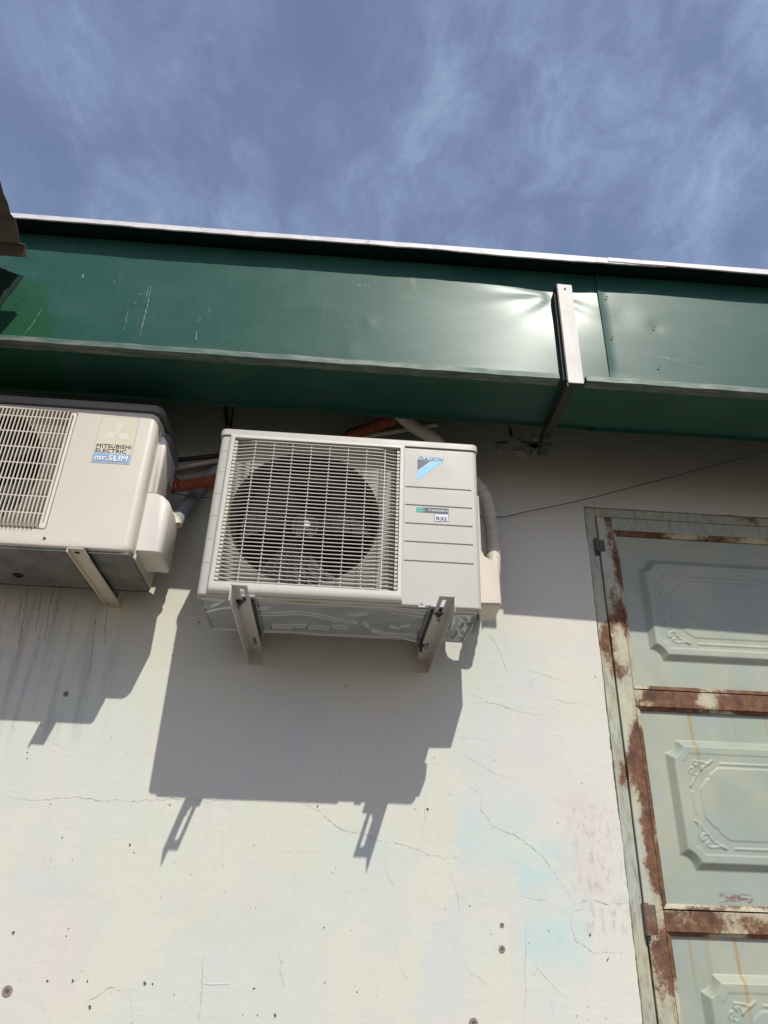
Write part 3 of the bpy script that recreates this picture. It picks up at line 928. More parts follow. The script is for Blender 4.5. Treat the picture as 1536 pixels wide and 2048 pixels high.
def fan(parent, cx, cz, R, d, m, nb=3, rot=.3):
    f = bmesh.new()
    bmesh.ops.create_cone(f, cap_ends=True, segments=24, radius1=R * .24, radius2=R * .20, depth=.05, matrix=Matrix.Translation((cx, -d, cz)) @ Matrix.Rotation(PI / 2, 4, 'X'))
    fo = bm_obj('fan', f, m, parent, 40)
    for b in range(nb):
        V = []; nr, na = 6, 12
        for i in range(nr + 1):
            r = R * (.2 + .76 * i / nr)
            for j in range(na + 1):
                u = j / na; wdt = 1.35 * (.7 + .3 * i / nr)
                a = rot + 2 * PI * b / nb + wdt * (u - .5) + .25 * i / nr
                V.append((cx + r * math.cos(a), -d + .06 * (u - .5) + .006 * math.sin(u * PI), cz + r * math.sin(a)))
        Fc = [(i * (na + 1) + j, i * (na + 1) + j + 1, (i + 1) * (na + 1) + j + 1, (i + 1) * (na + 1) + j) for i in range(nr) for j in range(na)]
        mesh_obj('fan_blade', V, Fc, m, fo, 60)
    return fo


fn = fan(ac, FC[0], FC[1], FR - .012, .315, M['fan'])
bm = bmesh.new()
nc = at(614, 1049, .365)
bmesh.ops.create_cone(bm, cap_ends=True, segments=6, radius1=.012, radius2=.010, depth=.012, matrix=Matrix.Translation((nc.x, -.366, nc.z)) @ Matrix.Rotation(PI / 2, 4, 'X'))
bm_obj('hub_nut', bm, M['print_grey'], fn)
# strut of the motor mount seen through the slats
# grille
gr = plate('grille', rrect(-.373, .164, .763, 1.2775, .004), [rrect(GX0, GX1, GZ0, GZ1, .004, 3)], -.4565, -.4402, M['grille'], ac, bevel=.013,
           outer_in=lambda i: rrect(-.373 + i * .55, .164 - i * .55, .757 + i * 1.3, 1.2775 - i * .6, .004))
NS = 39; pitch = (GZ1 - GZ0) / NS
path = []
for u in np.linspace(0, 1, 21):
    x = GX0 + .005 + (GX1 - GX0 - .010) * u
    e = min(x - GX0, GX1 - x); dd = .013 * (1 - sm(np.array([e / .07]))[0])
    path.append((x, -.4525 + dd))
V = []
for x, y in path:
    V += [(x, y, .0010), (x, y, -.0009), (x, y + .0042, -.0007), (x, y + .0042, .0008)]
Fc = []
for i in range(len(path) - 1):
    a = 4 * i; b = a + 4
    for k in range(4):
        Fc.append((a + k, a + (k + 1) % 4, b + (k + 1) % 4, b + k))
Fc += [(0, 3, 2, 1), (len(V) - 4, len(V) - 3, len(V) - 2, len(V) - 1)]
sme = bpy.data.meshes.new('slat'); sme.from_pydata(V, [], Fc); sme.materials.append(M['grille'])
for k in range(NS):
    o = bpy.data.objects.new('slat', sme); COL.objects.link(o); o.parent = gr; o.location = (0, 0, GZ1 - pitch * (k + .55))
bm = bmesh.new(); add_box(bm, -.0010, .0010, -.449, -.441, GZ0 + .001, GZ1 - .001)
rme = bpy.data.meshes.new('rib'); bm.to_mesh(rme); bm.free(); rme.materials.append(M['grille'])
for k in range(8):
    o = bpy.data.objects.new('rib', rme); COL.objects.link(o); o.parent = gr; o.location = (-.293 + .0565 * k, 0, 0)
bm = bmesh.new()
for k in range(NS):
    z = GZ1 - pitch * (k + .55)
    for x0, x1 in ((GX0 + .0005, GX0 + .0095), (GX1 - .0095, GX1 - .0005)):
        add_box(bm, x0, x1, -.4505, -.430, z - pitch * .78, z - pitch * .18)
tag(bm_obj('comb_teeth', bm, M['grille'], gr), kind='stuff')
# logo: name and two-tone triangle
yy = -AF - .0006
lg = at(835, 917, AF); lgr = at(888, 920, AF)
logo = text_obj('brand_name', 'DAIKIN', M['print_name'], ac, (lg.x + .001, at(835, 921, AF).z + .0015), lgr.x - lg.x - .001, .0135, yy - .0004, .28, .035, 1.15)
T = lambda x, y: (lambda p: (p.x, p.z))(at(700 + x / 4.8, 860 + y / 4.8, AF))
mk = poly_face('logo_triangle', [T(648, 394), T(792, 300), T(896, 306), T(645, 482)], yy, M['print_sky'], ac)
poly_face('logo_triangle', [T(648, 290), T(773, 296), T(648, 384)], yy, M['print_navy'], ac)
# inverter strip and R32 plate
lb = poly_face('inverter_label', [T(637, 740), T(637, 788), T(945, 806), T(947, 757)], yy, M['print_navy'], ac)
m_, t_, b_ = new_mat('print_green_fade')
cx_ = t_.sep(t_.co())[0]
t_.put(b_.inputs['Base Color'], t_.mix(t_.step(cx_, .212, .236), (.05, .36, .24), (.02, .035, .07)))
poly_face('label_green_end', [T(637, 741), T(637, 787), T(745, 793), T(745, 747)], yy - .0003, m_, lb)
q0 = T(785, 785)
text_obj('label_text', 'INVERTER', M['print_white'], lb, (q0[0], q0[1] + .001), T(905, 785)[0] - q0[0], .0062, yy - .0005, .25, .02)
for pts in ([(750, 768), (782, 757), (764, 768), (782, 782)], [(940, 778), (908, 790), (926, 778), (908, 765)]):
    poly_face('label_arrow', [T(*p) for p in pts], yy - .0005, M['print_white'], lb)
o = poly_face('refrigerant_label', [T(812, 803), T(812, 878), T(945, 882), T(945, 810)], yy, M['print_navy'], ac)
poly_face('label_field', [T(816, 808), T(816, 874), T(941, 878), T(941, 814)], yy - .0003, M['print_grey'], o)
q0, q1 = T(828, 866), T(930, 866)
text_obj('label_text', 'R32', M['print_black'], o, (q0[0], q0[1]), q1[0] - q0[0], .0115, yy - .0006, 0, .03)
# screws on the lower rim
for px, py in ((844, 1206), (519, 1190)):
    c = at(px, py, AF + .003)
    bm = bmesh.new()
    bmesh.ops.create_cone(bm, cap_ends=True, segments=14, radius1=.0062, radius2=.0045, depth=.004, matrix=Matrix.Translation((c.x, -AF - .002, c.z)) @ Matrix.Rotation(PI / 2, 4, 'X'))
    s_ = bm_obj('screw', bm, M['galv'], ac, 30)
    blobm = bmesh.new(); blob(blobm, c, .0022, 1, 1, -AF - .0046, 8); bm_obj('screw_recess', blobm, M['dark'], s_)
    plate('screw_tab', [(c.x - .010, AZ0 - .002), (c.x + .010, AZ0 - .002)] + [(c.x + .010 * math.cos(a), c.z + .003 + .010 * math.sin(a)) for a in np.linspace(0, PI, 9)], [], -AF - .0016, -AF + .002, M['ac'], ac)

# base pan: pressed galvanised sheet, its ribs taken from the photo
PZ = .7565
K7 = lambda L: [(lambda p: (p.x, p.y))(atz(380 + x / 2.2588, 1120 + y / 2.2588, PZ)) for x, y in L]
us = np.linspace(AX0 + .006, AX1 - .008, 330); vs = np.linspace(-AF + .012, -AB, 122)
U, V_ = np.meshgrid(us, vs); H = np.zeros_like(U)
for L, w, h in (([(295, 245), (400, 242), (480, 237), (540, 243), (650, 268), (745, 282)], .006, -.005), ([(285, 213), (320, 218), (355, 214)], .0035, -.004), ([(722, 245), (740, 248), (762, 245), (795, 243)], .004, -.004),
                ([(910, 228), (1000, 243), (1050, 250)], .006, -.005), ([(910, 228), (918, 262)], .003, -.003), ([(790, 290), (815, 315), (880, 335), (960, 340), (1020, 350)], .007, -.006),
                ([(905, 300), (935, 310), (960, 300), (990, 298)], .0035, -.004), ([(50, 205), (100, 208), (140, 192)], .004, -.004), ([(80, 235), (130, 222), (190, 215)], .003, -.003),
                ([(1150, 245), (1190, 250), (1180, 290)], .004, -.004), ([(1200, 240), (1290, 245), (1280, 270)], .005, -.005), ([(1230, 260), (1260, 290), (1215, 310), (1240, 345)], .004, .005),
                ([(1190, 350), (1230, 300), (1250, 270)], .004, -.005), ([(1130, 300), (1150, 285), (1180, 290), (1175, 310)], .003, -.004), ([(980, 345), (1020, 352)], .006, -.004), ([(60, 175), (150, 185)], .003, -.002)):
    d = line_dist(U, V_, K7(L)); H += h * sm(1.6 - d / w)
for L in ([(370, 292), (468, 295), (470, 312), (365, 306)], [(475, 293), (525, 292), (522, 312), (478, 310)], [(535, 299), (630, 302), (632, 322), (530, 316)], [(640, 296), (715, 300), (712, 318), (650, 312)]):
    sd = poly_sd(U, V_, K7(L)); H += -.006 * sm(.5 - sd / .004)
H += .0010 * np.sin(U * 31 + 2 * V_ * 20) * np.sin(V_ * 23 + U * 9)
edge = np.minimum(np.minimum(U - us[0], us[-1] - U), np.minimum(V_ - vs[0], vs[-1] - V_))
H -= .004 * sm(1 - edge / .006)
pan = grid_mesh('base_pan', us, vs, H, lambda u, v, h: (u, v, PZ + h * 1.35), M['galv'], ac)
plate('pan_rim', rrect(AX0 + .004, AX1 - .005, -AF + .008, -AB, .012), [rrect(AX0 + .006, AX1 - .007, -AF + .010, -AB - .002, .010)], PZ - .003, PZ + .016, M['galv'], pan, XY)
# torn lower corner at the right, bent edge
tn = [at(960, 1222, .42), at(962, 1240, .40), at(955, 1262, .34), at(944, 1270, .30), at(938, 1262, .31), at(950, 1245, .36)]
V = [tuple(p) for p in tn] + [(p.x - .003, p.y + .002, p.z + .002) for p in tn]; n = len(tn)
mesh_obj('bent_edge', V, [tuple(range(n)), tuple(range(2 * n - 1, n - 1, -1))] + [(i, (i + 1) % n, (i + 1) % n + n, i + n) for i in range(n)], M['galv'], pan)
# feet on rubber strips
BXL, BXR = (-.290, -.250), (.252, .292)
for x0, x1 in ((BXL[0] + .004, BXL[1] + .012), (BXR[0] - .012, BXR[1] - .004)):
    f_ = box('foot', x0, x1, -AF - .02, -AB + .02, .745, .7525, M['galv'], ac, .002, 1)
    box('rubber_pad', x0 + .004, x1 - .004, -AF + .0, -AB, .7395, .7445, M['rubber'], f_)
# service valve cover on the right side
CX = [(AX1 - .006, 1.182), (.412, 1.182), (.4145, .99), (.422, .970), (.442, .958), (.460, .950), (.466, .940), (.468, .811), (AX1 - .006, .808)]
bm = bmesh.new()
rings = []
for (ins, d) in ((.006, .338), (0, .331), (0, .205), (.004, .200)):
    cz = .95; rings.append([bm.verts.new((x - ins * (1 if x > .4 else 0), -d, z - ins * (1 if z > cz else -1))) for x, z in CX])
for A, B in zip(rings, rings[1:]):
    for k in range(len(CX)):
        bm.faces.new((A[k], A[(k + 1) % len(CX)], B[(k + 1) % len(CX)], B[k]))
bm.faces.new(rings[0]); bm.faces.new(rings[-1][::-1])
bm_obj('valve_cover', bm, M['cover'], ac, 30)


# ------------------------------------------------------------------ brackets
def bolt(parent, x, d, z, rr=.0135):
    bm = bmesh.new()
    bmesh.ops.create_cone(bm, cap_ends=True, segments=20, radius1=rr, radius2=rr, depth=.0016, matrix=Matrix.Translation((x, -d, z - .001)))
    o = bm_obj('washer', bm, M['chip'], parent, 30)
    bm = bmesh.new()
    bmesh.ops.create_cone(bm, cap_ends=True, segments=6, radius1=rr * .62, radius2=rr * .62, depth=.006, matrix=Matrix.Translation((x, -d, z - .005)))
    bmesh.ops.create_cone(bm, cap_ends=True, segments=10, radius1=rr * .33, radius2=rr * .33, depth=.016, matrix=Matrix.Translation((x, -d, z - .014)))
    return bm_obj('bolt', bm, M['chip'], parent, 30)


def bracket(xa, xb, side, z, dfront, label, slots, bolts, m, drop=.044, top=1.15):
    b = thing('wall_bracket', ((xa + xb) / 2, 0, z - drop), label, 'bracket', 'steel angle brackets under the air conditioners')
    cx = (xa + xb) / 2 + (.004 if side < 0 else -.004)
    hs = [rrect(cx - .0055, cx + .0055, -s1, -s0, .005, 3) for s0, s1 in slots]
    plate('arm', [(xa, -dfront), (xb, -dfront), (xb, -.004), (xa, -.004)], hs, z - .003, z, m, b, XY, smooth=None)
    xf = xa if side < 0 else xb
    bm = bmesh.new()
    v = [(xf - .0015 * 1, -dfront, z - .0003), (xf - .0015, -dfront, z - drop), (xf - .0015, -.004, z - drop + .002), (xf - .0015, -.004, z - .0003)]
    A = [bm.verts.new(p) for p in v]; B = [bm.verts.new((p[0] + .0032 if side < 0 else p[0] - .0017 + .0032, p[1], p[2])) for p in v]
    for k in range(4):
        bm.faces.new((A[k], A[(k + 1) % 4], B[(k + 1) % 4], B[k]))
    bm.faces.new(A); bm.faces.new(B[::-1])
    bm_obj('side_flange', bm, m, b)
    bm = bmesh.new()
    add_box(bm, xa, xb, -.0042, -.0010, z - drop + .001, top)
    add_box(bm, (xb - .003 if side < 0 else xa), (xb if side < 0 else xa + .003), -.040, -.0042, z + .001, top)
    bm_obj('wall_plate', bm, m, b)
    for bx, bd in bolts:
        bolt(b, bx, bd, z - .003)
    return b


zb = .7385
p1 = atz(480, 1203, zb - .004); p2 = atz(877, 1228, zb - .004); p3 = atz(842, 1291, zb - .004)
sl = atz(505, 1279, zb)
bracket(BXL[0], BXL[1], -1, zb, .562, 'left bracket under the unit with horizontal slats, open slot near the wall', [(-p1.y - .004, .538), (-sl.y - .035, -sl.y + .030)], [(p1.x, -p1.y)], M['bracket'])
bracket(BXR[0], BXR[1], 1, zb, .562, 'right bracket under the unit with horizontal slats, two bolts in its slots', [(-p2.y - .004, .538), (-p3.y - .040, -p3.y + .02)], [(p2.x, -p2.y), (p3.x, -p3.y)], M['bracket'])

# ================================================================== LEFT AIR CONDITIONER
BX0, BX1, BZ0, BZ1, BF, BB = -1.43, -.622, .897, 1.388, .380, .085
oc = thing('air_conditioner', (-1.03, -.23, BZ0), 'older cream outdoor air conditioner with vertical slats and a grey lid', 'air conditioner', 'outdoor air conditioner units on the wall')
HX0, HX1, HZ0, HZ1 = -1.345, -.872, .952, 1.368
low = []
npi = int((HX1 - .03 - HX0) / .0118)
for k in range(npi):
    x = HX0 + .004 + k * .0118
    low += [(x, HZ0), (x + .003, HZ0 - .012), (x + .0062, HZ0)]
hole_b = [(HX0, HZ0)] + low + [(HX1 - .004, HZ0), (HX1, HZ0 + .004), (HX1, HZ1 - .006), (HX1 - .006, HZ1), (HX0, HZ1)]
fb = lambda i: rrect(BX0 + i, BX1 - i, BZ0 + i * .3, BZ1 - i * .4, .02)
plate('front_panel', fb(0), [hole_b], -BF, -BF + .05, M['old_ac'], oc, bevel=.024, outer_in=fb, smooth=40)
box('side_panel', BX1 - .006, BX1 - .002, -BF + .052, -BB, BZ0 + .004, BZ1 - .004, M['old_ac'], oc)
box('side_panel', BX0 + .002, BX0 + .006, -BF + .052, -BB, BZ0 + .004, BZ1 - .004, M['old_ac'], oc)
box('corner_joint', BX1 - .005, BX1 + .001, -BF + .0505, -BF + .056, BZ0 + .004, BZ1 - .02, M['old_edge'], oc, .001, 1)
box('corner_joint', BX1 - .0015, BX1 + .0015, -BF + .060, -BF + .066, BZ0 + .004, BZ1 - .03, M['old_edge'], oc, .001, 1)
fl2 = lambda i: rrect(BX0 - .008 + i, BX1 + .010 - i, -BF - .004 + i, -BB + .004 - i, .035 - i * .5, 8)
plate('lid', fl2(0), [], 1.418, 1.3895, M['old_lid'], oc, XY, bevel=.010, outer_in=fl2)
# interior: shroud with round opening, barrel, fan
OC, OR = (-1.175, 1.165), .225
plate('fan_shroud', rrect(HX0 - .01, HX1 + .01, HZ0 - .015, HZ1 + .01, 0), [circle(OC[0], OC[1], OR, 48)], -.348, -.345, M['shroud'], oc)
bm = bmesh.new(); prev = None; n = 48
for (r, d) in ((OR, .3465), (OR - .008, .340), (OR - .010, .24)):
    ring = [bm.verts.new((OC[0] + r * math.cos(2 * PI * i / n), -d, OC[1] + r * math.sin(2 * PI * i / n))) for i in range(n)]
    if prev:
        for i in range(n):
            bm.faces.new((prev[i], prev[(i + 1) % n], ring[(i + 1) % n], ring[i]))
    prev = ring
bm_obj('fan_barrel', bm, M['dark'], oc, 60)
fan(oc, OC[0], OC[1], OR - .015, .29, M['fan'], 4, .9)
box('coil', BX0 + .01, BX1 - .1, -BB - .02, -BB - .002, BZ0 + .01, BZ1 - .005, M['coil'], oc)
# vertical slats and cross wires
og = plate('grille', rrect(HX1 - .022, HX1 - .003, HZ0 + .001, HZ1 - .004, .006), [rrect(HX1 - .0145, HX1 - .010, HZ0 + .02, HZ1 - .014, .001, 2)], -BF - .003, -BF + .02, M['old_edge'], oc, bevel=.003,
           outer_in=lambda i: rrect(HX1 - .022 + i, HX1 - .003 - i, HZ0 + .001 + i, HZ1 - .004 - i, .006))
pth = [(-BF - .002, HZ1 - .002)]
pth += [(-BF - .003, z) for z in np.linspace(HZ1 - .02, HZ0 + .035, 4)]
pth += [(-BF + .001, HZ0 + .02), (-BF + .008, HZ0 + .009), (-BF + .020, HZ0 + .003)]
V = []
for y, z in pth:
    V += [(-.0015, y, z), (.0015, y, z), (.0011, y + .0048, z + .0005), (-.0011, y + .0048, z + .0005)]
Fc = []
for i in range(len(pth) - 1):
    a = 4 * i; b = a + 4
    for k in range(4):
        Fc.append((a + k, a + (k + 1) % 4, b + (k + 1) % 4, b + k))
Fc += [(0, 3, 2, 1), (len(V) - 4, len(V) - 3, len(V) - 2, len(V) - 1)]
vme = bpy.data.meshes.new('slat'); vme.from_pydata(V, [], Fc); vme.materials.append(M['old_edge'])
for k in range(38):
    x = HX1 - .030 - k * .0118
    o = bpy.data.objects.new('slat', vme); COL.objects.link(o); o.parent = og; o.location = (x, 0, 0)
bm = bmesh.new(); add_box(bm, HX0 + .003, HX1 - .021, -BF - .0005, -BF + .004, -.0014, .0014)
wme = bpy.data.meshes.new('cross_wire'); bm.to_mesh(wme); bm.free(); wme.materials.append(M['old_edge'])
for k in range(7):
    o = bpy.data.objects.new('cross_wire', wme); COL.objects.link(o); o.parent = og; o.location = (0, 0, 1.3405 - .0562 * k)
# badge
yb = -BF - .0006
Z2 = lambda x, y: (lambda p: (p.x, p.z))(at(x / 3.339, 760 + y / 3.339, BF))
bd0, bd1, bd2, bd3 = Z2(682, 240), Z2(930, 264), Z2(862, 570), Z2(606, 545)
bx0, bx1, bz0, bz1 = -.796, -.679, 1.187, 1.360
bg_ = poly_face('badge', [(bx0, bz0), (bx1, bz0), (bx1, bz1), (bx0, bz1)], yb, M['line'], oc)
poly_face('badge_field', [(bx0 + .001, bz0 + .001), (bx1 - .001, bz0 + .001), (bx1 - .001, bz1 - .001), (bx0 + .001, bz1 - .001)], yb - .0003, M['badge'], bg_)
poly_face('badge_blue_band', rrect(bx0 + .003, bx1 - .002, bz0 + .003, bz0 + .035, .004), yb - .0006, M['badge_blue'], bg_)
ccx, ccz, a_ = (bx0 + bx1) / 2 + .001, bz0 + .113, .027
for an in (90, 210, 330):
    r0 = math.radians(an); p0 = (ccx, ccz)
    e1 = (ccx + a_ * math.cos(r0 + PI / 6), ccz + a_ * math.sin(r0 + PI / 6)); e2 = (ccx + a_ * math.cos(r0 - PI / 6), ccz + a_ * math.sin(r0 - PI / 6))
    tip = (e1[0] + e2[0] - ccx, e1[1] + e2[1] - ccz)
    poly_face('badge_emblem', [p0, e2, tip, e1], yb - .0006, M['badge_mark'], bg_)
text_obj('badge_text', 'MITSUBISHI', M['print_black'], bg_, (bx0 + .006, bz0 + .055), bx1 - bx0 - .012, .0145, yb - .0008, 0, .018, 1.08)
text_obj('badge_text', 'ELECTRIC', M['print_black'], bg_, (bx0 + .006, bz0 + .038), (bx1 - bx0) * .80, .0140, yb - .0008, 0, .018, 1.08)
text_obj('badge_text', 'mr.SLIM', M['print_white'], bg_, (bx0 + .009, bz0 + .008), bx1 - bx0 - .018, .022, yb - .0014, 0, .055, 1.15)
# screw under the grille
c = at(89, 1076, BF); bm = bmesh.new()
bmesh.ops.create_cone(bm, cap_ends=True, segments=12, radius1=.005, radius2=.004, depth=.003, matrix=Matrix.Translation((c.x, -BF - .001, c.z)) @ Matrix.Rotation(PI / 2, 4, 'X'))
bm_obj('screw', bm, M['hinge'], oc, 30)
# base pan
us = np.linspace(BX0 + .004, BX1 - .006, 200); vs = np.linspace(-BF + .012, -BB, 80)
U, V_ = np.meshgrid(us, vs); H = np.zeros_like(U)
PZ2 = BZ0 - .002
KB = lambda L: [(lambda p: (p.x, p.y))(atz(x / 3.339, 760 + y / 3.339, PZ2)) for x, y in L]
for L, w, h in (([(0, 1210), (60, 1225), (90, 1260)], .012, .008), ([(230, 1230), (330, 1235), (480, 1270)], .008, .004), ([(640, 1250), (760, 1290), (860, 1310)], .01, -.004), ([(270, 1128), (320, 1135)], .008, .004),
                ([(540, 1120), (610, 1130)], .01, .006)):
    H += h * sm(1.6 - line_dist(U, V_, KB(L)) / w)
hx, hy = KB([(122, 1300)])[0]
H += .02 * sm(1.5 - np.hypot(U - hx, (V_ - hy)) / .012)
pan2 = grid_mesh('base_pan', us, vs, H, lambda u, v, h: (u, v, PZ2 + h), M['old_pan'], oc)
plate('pan_rim', rrect(BX0 + .002, BX1 - .003, -BF + .010, -BB, .012), [rrect(BX0 + .004, BX1 - .005, -BF + .012, -BB - .002, .010)], PZ2 - .004, PZ2 + .014, M['old_pan'], pan2, XY)
plate('drain_hole', circle(hx, hy, .014, 20), [circle(hx, hy, .011, 20)], PZ2 - .003, PZ2 + .002, M['dark'], pan2, XY)


# service covers on the right side (rounded tops), with louvres and grip above
def side_cover(name, x0, x1, d0, d1, z0, z1, rtop, m, rad=.010):
    prof = [(x0, z0), (x1 - .004, z0), (x1, z0 + .004)]
    for a in np.linspace(0, PI / 2, 9):
        prof.append((x1 - rtop[0] + rtop[0] * math.cos(a), z1 - rtop[1] + rtop[1] * math.sin(a)))
    prof.append((x0, z1))
    bm = bmesh.new(); rings = []
    cx, cz = x0, (z0 + z1) / 2
    for sc, d in ((.80, d0), (.93, d0 - rad * .35), (1, d0 - rad), (1, d1 + rad), (.93, d1 + rad * .3), (.8, d1)):
        rings.append([bm.verts.new((x0 + (x - x0) * sc, -d, z if sc == 1 else cz + (z - cz) * (1 - (1 - sc) * .12))) for x, z in prof])
    for A, B in zip(rings, rings[1:]):
        for k in range(len(prof)):
            bm.faces.new((A[k], A[(k + 1) % len(prof)], B[(k + 1) % len(prof)], B[k]))
    bm.faces.new(rings[0]); bm.faces.new(rings[-1][::-1])
    return bm_obj(name, bm, m, oc, 50)


sx0 = BX1 - .002
uc = side_cover('upper_cover', sx0, -.597, .325, .16, 1.125, 1.335, (.018, .030), M['old_cover'])
side_cover('lower_cover', sx0, -.548, .328, .17, .925, 1.124, (.050, .050), M['old_cover'], .020)
side_cover('hand_grip', sx0, -.600, .27, .13, 1.3365, 1.385, (.02, .03), M['old_lid'], .02)
bm = bmesh.new()
for k in range(7):
    z = 1.222 - k * .0125
    add_box(bm, -.5978, -.5962, -.225, -.180, z, z + .005)
tag(bm_obj('louvre_slots', bm, M['dark'], uc), kind='stuff')
# bracket of the left unit
ob = bracket(-.776, -.733, -1, .8755, .432, 'slim cream bracket under the older unit with vertical slats', [], [], M['cover'], .014, 1.2)
box('spacer', -.774, -.735, -.40, -.10, .8765, .8895, M['rubber'], ob)
tb = at(150, 1103, .41)
bm = bmesh.new(); blob(bm, Vector((-.757, 0, 0)), .007, 1, 1, 0, 10)
for v in bm.verts: v.co = (v.co.x, -.405 + v.co.z, .8718)
bm_obj('bolt_hole', bm, M['dark'], ob)

oc.location += Vector((.0046, -.010, -.0058))

# ================================================================== PIPES AND CABLES
def P(px, py, d):
    return at(px, py, d)


corr = lambda s: 1 + .16 * math.sin(s * 2 * PI / .0105)
pts = spline([P(300, 985, .14), P(332, 977, .14), P(375, 970, .14), P(425, 962, .13), Vector((-.38, -.09, 1.36)), Vector((-.2, -.07, 1.46)), Vector((-.06, -.09, 1.505)), P(700, 873, .10), P(755, 851, .11), P(800, 833, .12), P(840, 815, .14), P(880, 795, .16)], .0022)
o = tube('conduit', pts, .0195, M['orange'], None, 12, corr); tag(o, 'orange corrugated conduit running behind both units up under the eave', 'conduit')
# white taped pipe of the right unit
jit = lambda s: 1 + .06 * (math.sin(s * 2 * PI / .028) > .2) + .03 * math.sin(s * 160)
pts = spline([P(770, 805, .16), P(800, 830, .14), P(830, 855, .13), P(870, 880, .12), Vector((.36, -.09, 1.47)), Vector((.42, -.08, 1.41)), P(966, 985, .09), P(980, 1040, .10), P(986, 1090, .12), P(986, 1140, .15), P(980, 1185, .175)], .006)
o = tube('taped_pipe', pts, .0235, M['wrap'], None, 16, jit); tag(o, 'off white taped pipe arching out behind the right unit into its valve cover', 'pipe')
# grey taped pipe of the left unit
tp = thing('taped_pipe', tuple(P(350, 1045, .17)), 'grey taped pipe between the two units with a cream elbow', 'pipe')
pts = spline([P(352, 1045, .20), P(364, 1024, .13), P(382, 1000, .06), P(402, 972, .045), Vector((-.44, -.08, 1.40)), Vector((-.33, -.07, 1.47))], .006)
tube('taped_run', pts, .021, M['wrap_blue'], tp, 14, jit)
tube('elbow', spline([P(338, 1032, .22), P(349, 1042, .21), P(353, 1052, .21)], .006), .020, M['cover'], tp, 14)
# pvc pipe and black pipe rising to the right along the wall
a, b = P(340, 938, .04), P(873, 849, .04)
o = tube('pvc_pipe', [a + (a - b) * .25, a, b], .0095, M['pvc'], None, 12); tag(o, 'thin cream pvc pipe slanting up the wall behind both units', 'pipe')
a, b = P(340, 922, .05), P(430, 912, .05)
o = tube('black_pipe', [a + (a - b) * 1.5, a, b, Vector((-.1, -.05, 1.50)), P(700, 862, .05), P(760, 842, .05), P(860, 805, .05)], .009, M['black'], None, 10); tag(o, 'black insulated pipe above the cream pvc pipe on the wall', 'pipe')
# thin black wires
wl = [P(300, 985, .03), P(338, 986, .03), P(425, 996, .02), Vector((-.1, -.015, 1.31)), Vector((.3, -.012, 1.295)), P(990, 1034, .008), P(1050, 1024, .02), P(1160, 1001, .04), P(1270, 973, .05), P(1380, 944, .05), P(1480, 917, .05), P(1560, 895, .05), P(1750, 835, .05)]
o = tube('black_wire', spline(wl, .02), .0015, M['black'], None, 6); tag(o, 'thin black wire crossing the wall from the units to the right above the door', 'wire')
wl = [P(326, 930, .10), P(350, 955, .05), P(378, 968, .03), P(410, 955, .03), P(440, 930, .03)]
o = tube('thin_lead', spline(wl, .01), .0022, M['black'], None, 6); tag(o, 'thin black lead sagging between the two units in front of the cream pvc pipe', 'wire')
pts = spline([P(446, 780, .02), P(449, 812, .02), P(452, 845, .02), P(456, 880, .02), P(462, 850, .02), P(466, 815, .02), P(458, 806, .02), P(452, 820, .02), P(458, 850, .02)], .008)
o = tube('cable_loop', pts, .0038, M['strap_dark'], None, 8); tag(o, 'dark cable loop hanging on the shaded wall above the left corner of the middle unit', 'cable')

# ================================================================== DOOR
LX0, LX1 = .917, 1.769
door = thing('metal_door', (1.69, .01, GZ), 'pale green double metal door with embossed panels and rusty rails', 'door')


def dbox(name, x0, x1, d0, d1, z0, z1, m, parent, r=.0015):
    return box(name, x0, x1, -d0, -d1, z0, z1, m, parent, r, 1)


# d grows towards the viewer; frame slightly behind the plaster face
bm = bmesh.new()
add_box(bm, .8768, .9135, .003, .10, GZ, DZ1 + .0, .0015, 1)
bm_obj('frame_post', bm, M['frame'], door)
bm = bmesh.new(); add_box(bm, 2.4635, 2.508, .003, .10, GZ, DZ1 + .008, .0015, 1); bm_obj('frame_post', bm, M['frame'], door)
bm = bmesh.new(); add_box(bm, .914, 2.463, .003, .10, 1.321, DZ1 + .0, .0015, 1); bm_obj('frame_head', bm, M['toprail'], door)
# embossed panel mesh, built once
PW, PH = .353, .2805
us = np.linspace(-PW, PW, 284); vs = np.linspace(-PH, PH, 226); U, V_ = np.meshgrid(us, vs); Au = -np.abs(U)


def notched(a, b, r, n=8):
    """rectangle with inward quarter-round corners"""
    out = []
    for sx, sz in ((1, -1), (1, 1), (-1, 1), (-1, -1)):
        arc = [(sx * (a - r * math.cos(t)), sz * (b - r * math.sin(t))) for t in np.linspace(0, PI / 2, n)]
        arc = [(sx * (a - r * math.sin(t)), sz * (b - r * math.cos(t))) for t in np.linspace(0, PI / 2, n)]
        out += arc if sx * sz > 0 else arc[::-1]
    return out


sd = poly_sd(U, V_, notched(.288, .189, .040))
H = .018 * np.clip(-sd / .021, 0, 1)
sd = poly_sd(U, V_, notched(.242, .146, .022)); H -= .0016 * sm(.5 - sd / .004)
inn = []
half = [(-.200, -.042), (-.175, -.070), (-.165, -.072), (-.160, -.085), (-.132, -.106)]
inn = half + [(-x, z) for x, z in half[::-1]] + [(-x, -z) for x, z in half] + [(x, -z) for x, z in half[::-1]]
sd = poly_sd(U, V_, inn); H += .0020 * sm(.5 - sd / .004)
for L in ([(-.121, .118), (0, .118)], [(-.121, -.128), (0, -.128)], [(-.225, -.03), (-.225, .03)]):
    H += .0022 * sm(1.5 - line_dist(Au, V_, L) / .0032)
ccn = at(1455, 1530, -.02)
PC = (1.343, .332)
Z6 = lambda L: [(lambda p: (p.x - PC[0], p.z - PC[1]))(at(1280 + x / 6, 1450 + y / 6, -.01)) for x, y in L]
